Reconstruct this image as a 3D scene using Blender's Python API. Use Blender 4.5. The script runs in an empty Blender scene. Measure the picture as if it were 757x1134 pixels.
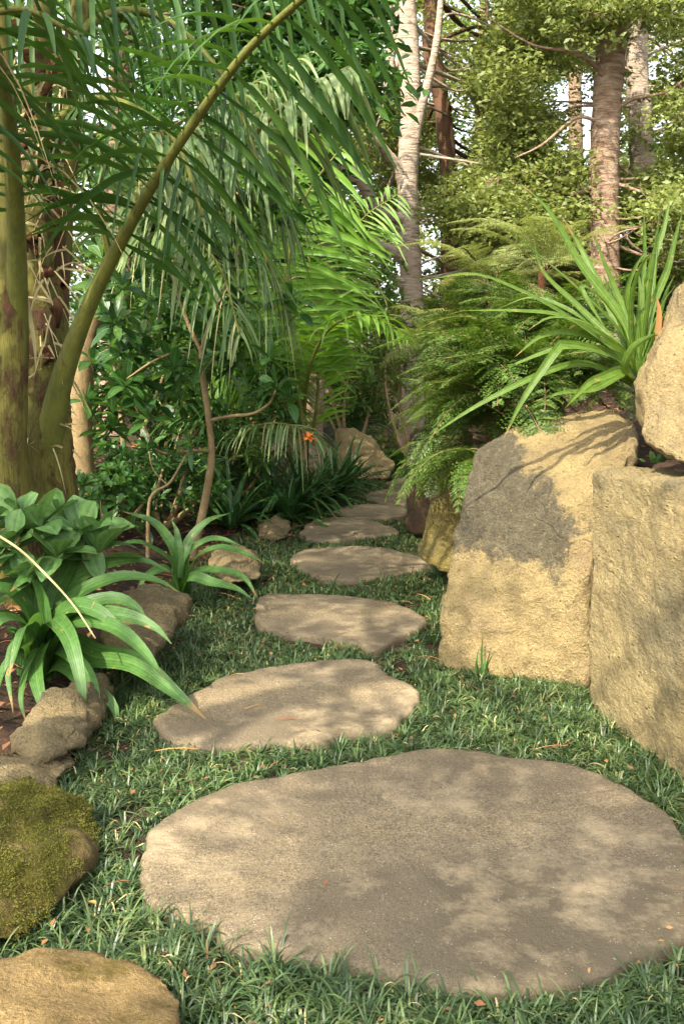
import bpy, bmesh, math, random
import numpy as np
from mathutils import Vector, Matrix, noise as mnoise

random.seed(7)
rng = np.random.default_rng(7)
scene = bpy.context.scene
col = scene.collection
R = math.radians

# ------------------------------------------------------------------ camera
F, CX, CY = 1102.0, 378.5, 567.0
H, PITCH = 1.4, R(8.6)
FWD = np.array([0, math.cos(PITCH), -math.sin(PITCH)])
UPV = np.array([0, math.sin(PITCH), math.cos(PITCH)])
RT = np.array([1.0, 0, 0])
CAM = np.array([0, 0, H])
def ray(px, py):
    return FWD + RT * ((px - CX) / F) - UPV * ((py - CY) / F)
def at(px, py, Y):
    d = ray(px, py); return CAM + d * (Y / d[1])
def gr(px, py, z=0.0):
    d = ray(px, py); return CAM + d * ((z - H) / d[2])
cam = bpy.data.objects.new('camera', bpy.data.cameras.new('camera'))
col.objects.link(cam)
cam.location = (0, 0, H); cam.rotation_euler = (R(90) - PITCH, 0, 0)
cam.data.sensor_fit = 'VERTICAL'; cam.data.sensor_height = 36; cam.data.sensor_width = 24
cam.data.lens = 36 * F / 1134
cam.data.clip_start = 0.05; cam.data.clip_end = 800
scene.camera = cam

# ------------------------------------------------------------------ materials
def nmat(name):
    m = bpy.data.materials.new(name); m.use_nodes = True
    nt = m.node_tree; nt.nodes.clear()
    return m, nt, nt.nodes.new, nt.links.new
def ramp(new, stops):
    r = new('ShaderNodeValToRGB'); e = r.color_ramp.elements
    while len(e) < len(stops): e.new(0.5)
    for k, (p, c) in enumerate(stops):
        e[k].position = p; e[k].color = (*c, 1)
    return r
def leaf_mat(name, stops, rough=0.4, trans=0.3, tcol=1.5, vein=0.0, spec=0.4):
    m, nt, new, link = nmat(name)
    geo = new('ShaderNodeNewGeometry')
    r = ramp(new, stops)
    nz = new('ShaderNodeTexNoise'); nz.inputs['Scale'].default_value = 2.5; nz.inputs['Detail'].default_value = 3
    tc = new('ShaderNodeTexCoord'); link(tc.outputs['Object'], nz.inputs['Vector'])
    mx = new('ShaderNodeMath'); mx.operation = 'MULTIPLY_ADD'
    link(nz.outputs['Fac'], mx.inputs[0]); mx.inputs[1].default_value = 0.7
    ad = new('ShaderNodeMath'); ad.operation = 'MULTIPLY_ADD'
    link(geo.outputs['Random Per Island'], ad.inputs[0]); ad.inputs[1].default_value = 0.85; ad.inputs[2].default_value = -0.27
    link(ad.outputs[0], mx.inputs[2]); link(mx.outputs[0], r.inputs[0])
    bs = new('ShaderNodeBsdfPrincipled'); bs.inputs['Roughness'].default_value = rough
    bs.inputs['Specular IOR Level'].default_value = spec
    if vein:
        ac = new('ShaderNodeAttribute'); ac.attribute_name = 'across'
        ab = new('ShaderNodeMath'); ab.operation = 'ABSOLUTE'; link(ac.outputs['Fac'], ab.inputs[0])
        rib = new('ShaderNodeMapRange'); rib.inputs[1].default_value = 0.0; rib.inputs[2].default_value = 0.14; rib.inputs[3].default_value = 0.22; rib.inputs[4].default_value = 0.0; link(ab.outputs[0], rib.inputs[0])
        mu = new('ShaderNodeMath'); mu.operation = 'MULTIPLY'; mu.inputs[1].default_value = vein; link(ac.outputs['Fac'], mu.inputs[0])
        sn = new('ShaderNodeMath'); sn.operation = 'SINE'; link(mu.outputs[0], sn.inputs[0])
        bl = new('ShaderNodeTexNoise'); bl.inputs['Scale'].default_value = 38; bl.inputs['Detail'].default_value = 4; link(tc.outputs['Object'], bl.inputs['Vector'])
        b1 = new('ShaderNodeMath'); b1.operation = 'MULTIPLY_ADD'; b1.inputs[1].default_value = 0.14; link(sn.outputs[0], b1.inputs[0]); link(bl.outputs['Fac'], b1.inputs[2])
        bp = new('ShaderNodeBump'); bp.inputs['Strength'].default_value = 0.55; bp.inputs['Distance'].default_value = 0.004
        link(b1.outputs[0], bp.inputs['Height']); link(bp.outputs[0], bs.inputs['Normal'])
        m1 = new('ShaderNodeMix'); m1.data_type = 'RGBA'; link(rib.outputs[0], m1.inputs[0]); link(r.outputs[0], m1.inputs[6])
        m1.inputs[7].default_value = (*[min(1, c * 1.9 + 0.03) for c in stops[-1][1]], 1)
        m2 = new('ShaderNodeMix'); m2.data_type = 'RGBA'; m2.blend_type = 'MULTIPLY'; m2.inputs[0].default_value = 0.8
        gr_ = ramp(new, [(0.25, (0.62, 0.66, 0.6)), (0.5, (1, 1, 1)), (0.8, (1.25, 1.2, 1.05))]); link(b1.outputs[0], gr_.inputs[0])
        link(m1.outputs[2], m2.inputs[6]); link(gr_.outputs[0], m2.inputs[7])
        al = new('ShaderNodeAttribute'); al.attribute_name = 'along'
        a1 = new('ShaderNodeMath'); a1.operation = 'MULTIPLY_ADD'; a1.inputs[1].default_value = 0.16; link(bl.outputs['Fac'], a1.inputs[0]); link(al.outputs['Fac'], a1.inputs[2])
        a2 = new('ShaderNodeMapRange'); a2.inputs[1].default_value = 1.0; a2.inputs[2].default_value = 1.04; link(a1.outputs[0], a2.inputs[0])
        sp_ = new('ShaderNodeTexNoise'); sp_.inputs['Scale'].default_value = 26; sp_.inputs['Detail'].default_value = 2; link(tc.outputs['Object'], sp_.inputs['Vector'])
        a3 = new('ShaderNodeMapRange'); a3.inputs[1].default_value = 0.715; a3.inputs[2].default_value = 0.735; link(sp_.outputs['Fac'], a3.inputs[0])
        a4 = new('ShaderNodeMath'); a4.operation = 'MAXIMUM'; link(a2.outputs[0], a4.inputs[0]); link(a3.outputs[0], a4.inputs[1])
        m3 = new('ShaderNodeMix'); m3.data_type = 'RGBA'; link(a4.outputs[0], m3.inputs[0]); link(m2.outputs[2], m3.inputs[6]); m3.inputs[7].default_value = (0.26, 0.17, 0.06, 1); m2 = m3
        r = type('o', (), {'outputs': [m2.outputs[2]]})
    link(r.outputs[0], bs.inputs['Base Color'])
    tr = new('ShaderNodeBsdfTranslucent')
    hs = new('ShaderNodeHueSaturation'); hs.inputs['Hue'].default_value = 0.485; hs.inputs['Value'].default_value = tcol; hs.inputs['Saturation'].default_value = 1.1
    link(r.outputs[0], hs.inputs['Color']); link(hs.outputs[0], tr.inputs['Color'])
    ms = new('ShaderNodeMixShader'); ms.inputs[0].default_value = trans
    link(bs.outputs[0], ms.inputs[1]); link(tr.outputs[0], ms.inputs[2])
    out = new('ShaderNodeOutputMaterial'); link(ms.outputs[0], out.inputs[0])
    return m
def noise_mat(name, stops, scale=6, rough=0.85, bump=0.3, bscale=40, stretch=None, detail=6, extra=None, bdist=0.02):
    m, nt, new, link = nmat(name)
    tc = new('ShaderNodeTexCoord'); mp = new('ShaderNodeMapping')
    link(tc.outputs['Object'], mp.inputs[0])
    if stretch: mp.inputs['Scale'].default_value = stretch
    n1 = new('ShaderNodeTexNoise'); n1.inputs['Scale'].default_value = scale; n1.inputs['Detail'].default_value = detail; n1.inputs['Roughness'].default_value = 0.65
    link(mp.outputs[0], n1.inputs['Vector'])
    r = ramp(new, stops); link(n1.outputs['Fac'], r.inputs[0])
    n2 = new('ShaderNodeTexNoise'); n2.inputs['Scale'].default_value = bscale; n2.inputs['Detail'].default_value = 5; n2.inputs['Roughness'].default_value = 0.7
    link(mp.outputs[0], n2.inputs['Vector'])
    bp = new('ShaderNodeBump'); bp.inputs['Strength'].default_value = bump; bp.inputs['Distance'].default_value = bdist
    link(n2.outputs['Fac'], bp.inputs['Height'])
    bs = new('ShaderNodeBsdfPrincipled'); bs.inputs['Roughness'].default_value = rough; bs.inputs['Specular IOR Level'].default_value = 0.25
    link(r.outputs[0], bs.inputs['Base Color']); link(bp.outputs[0], bs.inputs['Normal'])
    out = new('ShaderNodeOutputMaterial'); link(bs.outputs[0], out.inputs[0])
    return m
def rock_mat(name, base, patch, scale=3.0, lo=0.5, hi=0.6, moss=None, moss_amt=0.0, patina=False, speck=0.6, vscale=45, pit=True, bdist=0.05, grains=False, squash=None):
    """weathered stone: two tones broken by noise, dark pits, pale grains, optional moss on the upward faces, optional patina attribute"""
    m, nt, new, link = nmat(name)
    tc = new('ShaderNodeTexCoord'); P = tc.outputs['Object']
    if squash:
        mq = new('ShaderNodeMapping'); mq.inputs['Scale'].default_value = squash; link(P, mq.inputs[0]); P = mq.outputs[0]
    def nz(s, d=6, rgh=0.6):
        n = new('ShaderNodeTexNoise'); n.inputs['Scale'].default_value = s; n.inputs['Detail'].default_value = d; n.inputs['Roughness'].default_value = rgh
        link(P, n.inputs['Vector']); return n.outputs['Fac']
    def mr(v, a, b, c=0.0, d=1.0):
        n = new('ShaderNodeMapRange'); n.inputs[1].default_value = a; n.inputs[2].default_value = b; n.inputs[3].default_value = c; n.inputs[4].default_value = d
        link(v, n.inputs[0]); return n.outputs[0]
    def mix(f, a, b, mode='MIX'):
        n = new('ShaderNodeMix'); n.data_type = 'RGBA'; n.blend_type = mode
        if isinstance(f, float): n.inputs[0].default_value = f
        else: link(f, n.inputs[0])
        for s, k in ((a, 6), (b, 7)):
            if isinstance(s, tuple): n.inputs[k].default_value = (*s, 1)
            else: link(s, n.inputs[k])
        return n.outputs[2]
    def math_(op, a, b):
        n = new('ShaderNodeMath'); n.operation = op
        for s, k in ((a, 0), (b, 1)):
            if isinstance(s, float): n.inputs[k].default_value = s
            else: link(s, n.inputs[k])
        return n.outputs[0]
    tone = ramp(new, [(0.25, tuple(c * 0.62 for c in base)), (0.5, base), (0.78, tuple(min(1, c * 1.3) for c in base))])
    link(nz(7.0, 8, 0.7), tone.inputs[0]); c = tone.outputs[0]
    if patina:
        a = new('ShaderNodeAttribute'); a.attribute_name = 'patina'
        v = math_('ADD', a.outputs['Fac'], math_('MULTIPLY', math_('SUBTRACT', nz(6, 10, 0.8), 0.5), 0.55))
        f = mr(v, -0.02, 0.03)
        veins = mr(math_('ABSOLUTE', math_('SUBTRACT', nz(5.0, 4, 0.5), 0.5), 0.0), 0.0, 0.012, 0.22, 0.0)
        dk = ramp(new, [(0.3, tuple(x * 0.7 for x in patch)), (0.7, tuple(x * 1.35 for x in patch))]); link(nz(22, 6, 0.7), dk.inputs[0])
        c = mix(mr(nz(2.3, 7, 0.7), 0.5, 0.66, 0, 0.6), c, (0.3, 0.215, 0.125)); c = mix(mr(nz(13, 7, 0.75), 0.56, 0.7, 0, 0.7), c, (0.17, 0.145, 0.085))
        c = mix(f, c, mix(veins, mix(mr(nz(60, 4), 0.6, 0.72, 0, 0.5), dk.outputs[0], base), (0.36, 0.31, 0.2)))
    else:
        f = mr(nz(scale, 9, 0.65), lo, hi)
        c = mix(f, c, patch)
    # hairline cracks
    wv = new('ShaderNodeVectorMath'); wv.operation = 'MULTIPLY_ADD'; nv = new('ShaderNodeTexNoise'); nv.inputs['Scale'].default_value = 4.0; nv.inputs['Detail'].default_value = 4
    link(P, nv.inputs['Vector']); link(nv.outputs['Color'], wv.inputs[0]); wv.inputs[1].default_value = (0.35, 0.35, 0.35); link(P, wv.inputs[2])
    vc = new('ShaderNodeTexVoronoi'); vc.feature = 'DISTANCE_TO_EDGE'; vc.inputs['Scale'].default_value = 1.9; link(wv.outputs[0], vc.inputs['Vector'])
    crack = math_('MULTIPLY', mr(vc.outputs['Distance'], 0.0, 0.012, 1.0, 0.0), mr(nz(2.7, 3), 0.5, 0.6)); crack = math_('MULTIPLY', crack, 0.0 if grains else 0.6)
    c = mix(math_('MULTIPLY', crack, 0.65), c, tuple(x * 0.3 for x in base))
    # fine grain
    g = ramp(new, [(0.34, (0.45, 0.45, 0.45)), (0.5, (1, 1, 1)), (0.66, (1.6, 1.55, 1.45))]); link(nz(110, 4, 0.85), g.inputs[0])
    c = mix(speck, c, g.outputs[0], 'MULTIPLY')
    vo = new('ShaderNodeTexVoronoi'); vo.inputs['Scale'].default_value = vscale; link(P, vo.inputs['Vector'])
    pits = mr(vo.outputs['Distance'], 0.10, 0.24)
    pitn = mr(nz(14, 3), 0.5, 0.62)
    pits2 = math_('MAXIMUM', pits, math_('SUBTRACT', 1.0, pitn))
    if pit: c = mix(math_('MULTIPLY', math_('SUBTRACT', 1.0, pits2), 0.7), c, tuple(x * 0.25 for x in base))
    if grains:
        lo_ = mr(nz(0.85, 3, 0.5), 0.4, 0.6, 0.0, 0.8); c = mix(lo_, c, (0.135, 0.11, 0.076))
        sg = ramp(new, [(0.36, (0.5, 0.5, 0.5)), (0.5, (1, 1, 1)), (0.64, (1.55, 1.5, 1.4))]); link(nz(260, 2, 0.9), sg.inputs[0]); c = mix(0.8, c, sg.outputs[0], 'MULTIPLY')
        st = mr(nz(1.1, 4, 0.6), 0.46, 0.62, 0.0, 0.75); c = mix(st, c, tuple(x * 0.5 for x in base))          # weather stains
        st2 = mr(nz(3.4, 8, 0.75), 0.52, 0.66, 0.0, 0.6); c = mix(st2, c, tuple(min(1, x * 1.75) for x in base))  # worn pale areas
        vg = new('ShaderNodeTexVoronoi'); vg.inputs['Scale'].default_value = 95; link(P, vg.inputs['Vector'])
        sp = math_('MULTIPLY', mr(vg.outputs['Distance'], 0.12, 0.2, 1.0, 0.0), mr(nz(31, 2), 0.56, 0.6)); c = mix(math_('MULTIPLY', sp, 0.8), c, (0.55, 0.5, 0.42))
    if moss:
        ge = new('ShaderNodeNewGeometry'); sx = new('ShaderNodeSeparateXYZ'); link(ge.outputs['Normal'], sx.inputs[0])
        up = math_('ADD', math_('MULTIPLY', sx.outputs['Z'], 0.5), math_('MULTIPLY', math_('SUBTRACT', nz(6, 7, 0.7), 0.5), 1.6))
        mc = ramp(new, [(0.3, tuple(x * 0.55 for x in moss)), (0.7, tuple(x * 1.4 for x in moss))]); link(nz(45, 5, 0.8), mc.inputs[0])
        c = mix(mr(up, 0.55 - moss_amt, 0.85 - moss_amt), c, mc.outputs[0])
    bs = new('ShaderNodeBsdfPrincipled'); bs.inputs['Roughness'].default_value = 0.9; bs.inputs['Specular IOR Level'].default_value = 0.2
    link(c, bs.inputs['Base Color'])
    hsum = math_('ADD', math_('MULTIPLY', nz(28, 8, 0.7), 0.55 if grains else 1.0), math_('MULTIPLY', nz(90, 4, 0.8), 0.5))
    if pit: hsum = math_('ADD', hsum, math_('MULTIPLY', pits2, 0.35)); hsum = math_('ADD', hsum, math_('MULTIPLY', nz(11, 6, 0.75), 1.3))
    hsum = math_('SUBTRACT', hsum, math_('MULTIPLY', crack, 0.5))
    bp = new('ShaderNodeBump'); bp.inputs['Strength'].default_value = 1.0; bp.inputs['Distance'].default_value = bdist
    link(hsum, bp.inputs['Height']); link(bp.outputs[0], bs.inputs['Normal'])
    out = new('ShaderNodeOutputMaterial'); link(bs.outputs[0], out.inputs[0])
    return m

M = {}
M['mondo'] = leaf_mat('mondo_blades', [(0.0, (0.02, 0.042, 0.014)), (0.5, (0.054, 0.098, 0.031)), (0.85, (0.12, 0.175, 0.055)), (1.0, (0.2, 0.2, 0.08))], 0.38, 0.15)
M['lily'] = leaf_mat('lily_leaf', [(0.0, (0.036, 0.095, 0.02)), (0.6, (0.06, 0.14, 0.028)), (1.0, (0.095, 0.2, 0.045))], 0.45, 0.3, 1.5, 22)
M['shrub_blue'] = leaf_mat('matt_broad_leaf', [(0.0, (0.06, 0.13, 0.035)), (0.6, (0.09, 0.18, 0.05)), (1.0, (0.12, 0.22, 0.06))], 0.5, 0.25, 1.4, 9, 0.3)
M['strap'] = leaf_mat('strap_leaf', [(0.0, (0.05, 0.095, 0.014)), (0.6, (0.085, 0.15, 0.022)), (1.0, (0.14, 0.21, 0.04))], 0.45, 0.3, 1.5, 14, 0.25)
M['clivia'] = leaf_mat('clivia_leaf', [(0.0, (0.018, 0.058, 0.016)), (0.6, (0.038, 0.1, 0.025)), (1.0, (0.07, 0.155, 0.04))], 0.33, 0.2, 1.4, 10)
M['dark_glossy'] = leaf_mat('glossy_dark_leaf', [(0.0, (0.02, 0.06, 0.015)), (0.5, (0.035, 0.1, 0.02)), (1.0, (0.085, 0.17, 0.035))], 0.36, 0.35, 1.6, 8)
M['mid'] = leaf_mat('mid_green_leaf', [(0.0, (0.045, 0.1, 0.018)), (0.5, (0.09, 0.17, 0.03)), (1.0, (0.15, 0.24, 0.05))], 0.45, 0.4, 1.6)
M['light'] = leaf_mat('light_green_leaf', [(0.0, (0.115, 0.145, 0.035)), (0.5, (0.19, 0.24, 0.062)), (1.0, (0.29, 0.33, 0.11))], 0.5, 0.45, 1.5)
M['fern'] = leaf_mat('fern_leaf', [(0.0, (0.034, 0.072, 0.01)), (0.5, (0.058, 0.11, 0.016)), (1.0, (0.115, 0.18, 0.032))], 0.45, 0.35, 1.5)
M['palm'] = leaf_mat('palm_leaflet', [(0.0, (0.016, 0.05, 0.009)), (0.5, (0.033, 0.085, 0.014)), (1.0, (0.07, 0.14, 0.025))], 0.5, 0.3, 1.6)
M['palm_bright'] = leaf_mat('bright_palm_leaflet', [(0.0, (0.09, 0.2, 0.02)), (0.5, (0.14, 0.28, 0.035)), (1.0, (0.21, 0.36, 0.06))], 0.45, 0.5, 1.5)
M['palm_sunlit'] = leaf_mat('sunlit_palm_leaflet', [(0.0, (0.07, 0.13, 0.03)), (0.5, (0.13, 0.2, 0.06)), (1.0, (0.26, 0.31, 0.13))], 0.4, 0.3, 1.3)  # paler leaflet colour stands in for whitish sun highlights
M['dry'] = leaf_mat('dry_leaf', [(0.0, (0.1, 0.045, 0.02)), (0.5, (0.24, 0.12, 0.04)), (1.0, (0.42, 0.24, 0.08))], 0.7, 0.15, 1.2)
M['litter'] = leaf_mat('fallen_leaf', [(0.0, (0.09, 0.045, 0.025)), (0.5, (0.2, 0.085, 0.035)), (0.8, (0.36, 0.16, 0.05)), (1.0, (0.5, 0.32, 0.1))], 0.7, 0.1, 1.2)
M['petiole'] = noise_mat('palm_petiole', [(0.3, (0.07, 0.08, 0.014)), (0.6, (0.13, 0.135, 0.022)), (0.75, (0.09, 0.065, 0.02))], 6, 0.65, 0.5, 40, (3, 3, 1.2))
def trunk_mat():
    m, nt, new, link = nmat('palm_trunk_skin')
    tc = new('ShaderNodeTexCoord')
    def nz(sc, st, d=6):
        mp = new('ShaderNodeMapping'); mp.inputs['Scale'].default_value = st; link(tc.outputs['Object'], mp.inputs[0])
        n = new('ShaderNodeTexNoise'); n.inputs['Scale'].default_value = sc; n.inputs['Detail'].default_value = d; n.inputs['Roughness'].default_value = 0.7; link(mp.outputs[0], n.inputs['Vector']); return n.outputs['Fac']
    a = ramp(new, [(0.3, (0.06, 0.058, 0.01)), (0.5, (0.11, 0.1, 0.016)), (0.7, (0.15, 0.125, 0.028))]); link(nz(3, (1, 1, 0.5)), a.inputs[0])
    b = ramp(new, [(0.3, (0.035, 0.015, 0.008)), (0.7, (0.13, 0.06, 0.025))]); link(nz(30, (1, 1, 0.4)), b.inputs[0])
    f = new('ShaderNodeMapRange'); f.inputs[1].default_value = 0.5; f.inputs[2].default_value = 0.6; link(nz(7, (1.4, 1.4, 0.55), 9), f.inputs[0])
    st = ramp(new, [(0.3, (0.55, 0.5, 0.45)), (0.5, (1, 1, 1)), (0.75, (1.2, 1.2, 1.1))]); link(nz(60, (1, 1, 0.06)), st.inputs[0])
    mx = new('ShaderNodeMix'); mx.data_type = 'RGBA'; link(f.outputs[0], mx.inputs[0]); link(a.outputs[0], mx.inputs[6]); link(b.outputs[0], mx.inputs[7])
    m2 = new('ShaderNodeMix'); m2.data_type = 'RGBA'; m2.blend_type = 'MULTIPLY'; m2.inputs[0].default_value = 1.0; link(mx.outputs[2], m2.inputs[6]); link(st.outputs[0], m2.inputs[7])
    ad = new('ShaderNodeMath'); ad.operation = 'ADD'; link(f.outputs[0], ad.inputs[0]); link(nz(45, (1, 1, 0.15)), ad.inputs[1])
    bp = new('ShaderNodeBump'); bp.inputs['Strength'].default_value = 0.8; bp.inputs['Distance'].default_value = 0.012; link(ad.outputs[0], bp.inputs['Height'])
    bs = new('ShaderNodeBsdfPrincipled'); bs.inputs['Roughness'].default_value = 0.7; bs.inputs['Specular IOR Level'].default_value = 0.25
    link(m2.outputs[2], bs.inputs['Base Color']); link(bp.outputs[0], bs.inputs['Normal'])
    out = new('ShaderNodeOutputMaterial'); link(bs.outputs[0], out.inputs[0]); return m
M['palm_trunk'] = trunk_mat()
M['fibre'] = noise_mat('palm_fibre', [(0.3, (0.05, 0.022, 0.01)), (0.6, (0.13, 0.055, 0.022)), (0.8, (0.26, 0.15, 0.06))], 9, 0.9, 0.8, 60)
M['bark_pale'] = noise_mat('pale_ringed_bark', [(0.33, (0.12, 0.085, 0.06)), (0.44, (0.38, 0.3, 0.22)), (0.7, (0.56, 0.46, 0.36))], 5, 0.8, 1.0, 7, (1, 1, 5), bdist=0.05)
M['bark_brown'] = noise_mat('brown_ringed_bark', [(0.28, (0.07, 0.045, 0.03)), (0.45, (0.25, 0.16, 0.1)), (0.7, (0.42, 0.32, 0.23))], 4, 0.85, 1.0, 7, (1, 1, 4.5), bdist=0.05)
M['bark_red'] = noise_mat('reddish_bark', [(0.3, (0.06, 0.034, 0.02)), (0.6, (0.15, 0.08, 0.045)), (0.8, (0.22, 0.13, 0.08))], 6, 0.85, 0.8, 14, (1, 1, 0.3), bdist=0.03)
M['stem'] = noise_mat('shrub_stem_bark', [(0.3, (0.13, 0.09, 0.04)), (0.6, (0.27, 0.19, 0.09)), (0.8, (0.38, 0.29, 0.17))], 8, 0.8, 0.4, 50)
M['soil'] = noise_mat('leafy_soil', [(0.3, (0.02, 0.013, 0.008)), (0.5, (0.05, 0.03, 0.017)), (0.62, (0.09, 0.05, 0.026)), (0.78, (0.05, 0.055, 0.02))], 7, 0.95, 1.0, 45, detail=9, bdist=0.03)
M['rock_big'] = rock_mat('yellow_stone_with_patina', (0.4, 0.305, 0.14), (0.125, 0.108, 0.068), patina=True)
M['rock_block'] = rock_mat('olive_grey_stone', (0.33, 0.26, 0.125), (0.2, 0.17, 0.095), 2.2, 0.47, 0.62, moss=(0.11, 0.1, 0.03), moss_amt=0.0, squash=(1.0, 0.4, 1.0))
M['rock_top'] = rock_mat('warm_yellow_stone', (0.4, 0.305, 0.145), (0.3, 0.235, 0.125), 3, 0.5, 0.65)
M['rock_bed'] = rock_mat('brown_bed_stone', (0.34, 0.26, 0.13), (0.19, 0.155, 0.085), 4, 0.45, 0.6, moss=(0.1, 0.1, 0.03), moss_amt=-0.1)
M['rock_moss'] = rock_mat('mossy_stone', (0.24, 0.17, 0.07), (0.15, 0.11, 0.04), 4, 0.45, 0.6, moss=(0.105, 0.1, 0.012), moss_amt=0.3)
M['rock_near'] = rock_mat('smooth_ochre_stone', (0.4, 0.275, 0.115), (0.28, 0.185, 0.075), 3, 0.45, 0.65, moss=(0.15, 0.115, 0.02), moss_amt=0.05, pit=False)
M['rock_dark'] = rock_mat('dark_brown_stone', (0.12, 0.075, 0.04), (0.07, 0.05, 0.03), 4, 0.45, 0.6)
M['rock_olive'] = rock_mat('mossy_yellow_stone', (0.28, 0.22, 0.07), (0.19, 0.16, 0.06), 4, 0.45, 0.6, moss=(0.13, 0.12, 0.02), moss_amt=0.15)
M['slab'] = rock_mat('stepping_stone_surface', (0.24, 0.188, 0.112), (0.14, 0.112, 0.076), 2.4, 0.36, 0.68, speck=1.0, vscale=40, pit=False, bdist=0.014, grains=True)
M['moss'] = leaf_mat('moss_fuzz', [(0, (0.05, 0.06, 0.006)), (0.5, (0.1, 0.1, 0.01)), (1, (0.17, 0.16, 0.02))], 0.8, 0.2, 1.2)
M['straw'] = noise_mat('straw', [(0.3, (0.3, 0.24, 0.1)), (0.7, (0.48, 0.4, 0.2))], 8, 0.7, 0.2, 60)
M['flower'] = leaf_mat('orange_petal', [(0, (0.8, 0.2, 0.03)), (1, (0.85, 0.33, 0.07))], 0.5, 0.2, 1.1)

# ------------------------------------------------------------------ mesh builder
class MB:
    def __init__(s): s.V = []; s.Q = []; s.mi = []; s.U = []; s.T = []; s.n = 0
    def add(s, V, Q, mi=0, U=None, T=None):
        V = np.asarray(V, float).reshape(-1, 3); Q = np.asarray(Q, int).reshape(-1, 4)
        s.T.append(np.zeros(len(V)) if T is None else np.asarray(T, float).ravel()); s.U.append(np.full(len(V), 0.5) if U is None else np.asarray(U, float).ravel()); s.V.append(V); s.Q.append(Q + s.n); s.mi.append(np.full(len(Q), mi)); s.n += len(V)
    def mesh(s, name, mats, origin=(0, 0, 0)):
        V = np.concatenate(s.V) - np.asarray(origin, float); Q = np.concatenate(s.Q); mi = np.concatenate(s.mi)
        me = bpy.data.meshes.new(name)
        me.vertices.add(len(V)); me.vertices.foreach_set('co', V.astype(np.float32).ravel())
        me.loops.add(Q.size); me.loops.foreach_set('vertex_index', Q.astype(np.int32).ravel())
        me.polygons.add(len(Q)); me.polygons.foreach_set('loop_start', np.arange(0, Q.size, 4, dtype=np.int32))
        me.polygons.foreach_set('loop_total', np.full(len(Q), 4, dtype=np.int32))
        me.polygons.foreach_set('material_index', mi.astype(np.int32))
        me.polygons.foreach_set('use_smooth', np.ones(len(Q), dtype=bool))
        for m in (mats if isinstance(mats, (list, tuple)) else [mats]): me.materials.append(M[m])
        me.update(calc_edges=True); ua = me.attributes.new('across', 'FLOAT', 'POINT'); ua.data.foreach_set('value', np.concatenate(s.U).astype(np.float32)); ta = me.attributes.new('along', 'FLOAT', 'POINT'); ta.data.foreach_set('value', np.concatenate(s.T).astype(np.float32))
        return me
    def build(s, name, mats, parent=None, origin=(0, 0, 0)):
        return link_obj(name, s.mesh(name, mats, origin), parent, origin)
def link_obj(name, me, parent=None, loc=(0, 0, 0)):
    o = bpy.data.objects.new(name, me); col.objects.link(o)
    if parent is not None:
        o.parent = parent
        o.location = Vector(loc) - parent.location
    else: o.location = loc
    return o
def tag(o, label=None, cat=None, group=None, kind=None):
    if label: o['label'] = label
    if cat: o['category'] = cat
    if group: o['group'] = group
    if kind: o['kind'] = kind
    return o
def thing(name, label, cat, loc, group=None):
    o = bpy.data.objects.new(name, None); col.objects.link(o); o.location = tuple(loc); o.empty_display_size = 0.1
    return tag(o, label, cat, group)

def unit(v):
    v = np.asarray(v, float); return v / np.maximum(np.linalg.norm(v, axis=-1, keepdims=True), 1e-9)
def curve(ctrl, n):
    """Catmull-Rom through 3-D control points, n samples evenly by length"""
    P = np.asarray(ctrl, float)
    if len(P) == 2: return P[0] + (P[1] - P[0]) * np.linspace(0, 1, n)[:, None]
    E = np.vstack([2 * P[0] - P[1], P, 2 * P[-1] - P[-2]])
    out = []
    for i in range(1, len(E) - 2):
        p0, p1, p2, p3 = E[i - 1:i + 3]
        t = np.linspace(0, 1, 24, endpoint=False)[:, None]
        out.append(0.5 * (2 * p1 + (p2 - p0) * t + (2 * p0 - 5 * p1 + 4 * p2 - p3) * t ** 2 + (3 * p1 - p0 - 3 * p2 + p3) * t ** 3))
    A = np.vstack(out + [P[-1:]])
    L = np.concatenate([[0], np.cumsum(np.linalg.norm(np.diff(A, axis=0), axis=1))])
    s = np.linspace(0, L[-1], n)
    return np.stack([np.interp(s, L, A[:, k]) for k in range(3)], 1)
def pxc(pts, n=24):
    return curve([at(*p) for p in pts], n)
def tube(mb, pts, radii, sides=8, mi=0, rough=0.0, cap=True):
    pts = np.asarray(pts, float); n = len(pts)
    radii = np.interp(np.linspace(0, 1, n), np.linspace(0, 1, len(radii)), radii) if np.ndim(radii) else np.full(n, radii)
    T = unit(np.gradient(pts, axis=0))
    ref = np.array([0.3, 1, 0.1]) if abs(T[0] @ np.array([0.3, 1, 0.1])) < 0.95 else np.array([1.0, 0, 0])
    A = unit(np.cross(T, ref)); B = np.cross(T, A)
    th = np.linspace(0, 2 * np.pi, sides, endpoint=False)
    rr = radii[:, None] * (1 + rough * rng.normal(size=(n, sides)))
    V = pts[:, None] + (A[:, None] * np.cos(th)[None, :, None] + B[:, None] * np.sin(th)[None, :, None]) * rr[..., None]
    i, j = np.meshgrid(np.arange(n - 1), np.arange(sides), indexing='ij'); j2 = (j + 1) % sides
    Q = np.stack([i * sides + j, i * sides + j2, (i + 1) * sides + j2, (i + 1) * sides + j], -1).reshape(-1, 4)
    V = V.reshape(-1, 3)
    if cap and sides % 2 == 0 and sides >= 4:
        k = (n - 1) * sides
        caps = [[k + a, k + a + 1, k + sides - 2 - a, k + sides - 1 - a] for a in range(sides // 2 - 1)]
        Q = np.vstack([Q, caps])
    mb.add(V, Q, mi)
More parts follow.
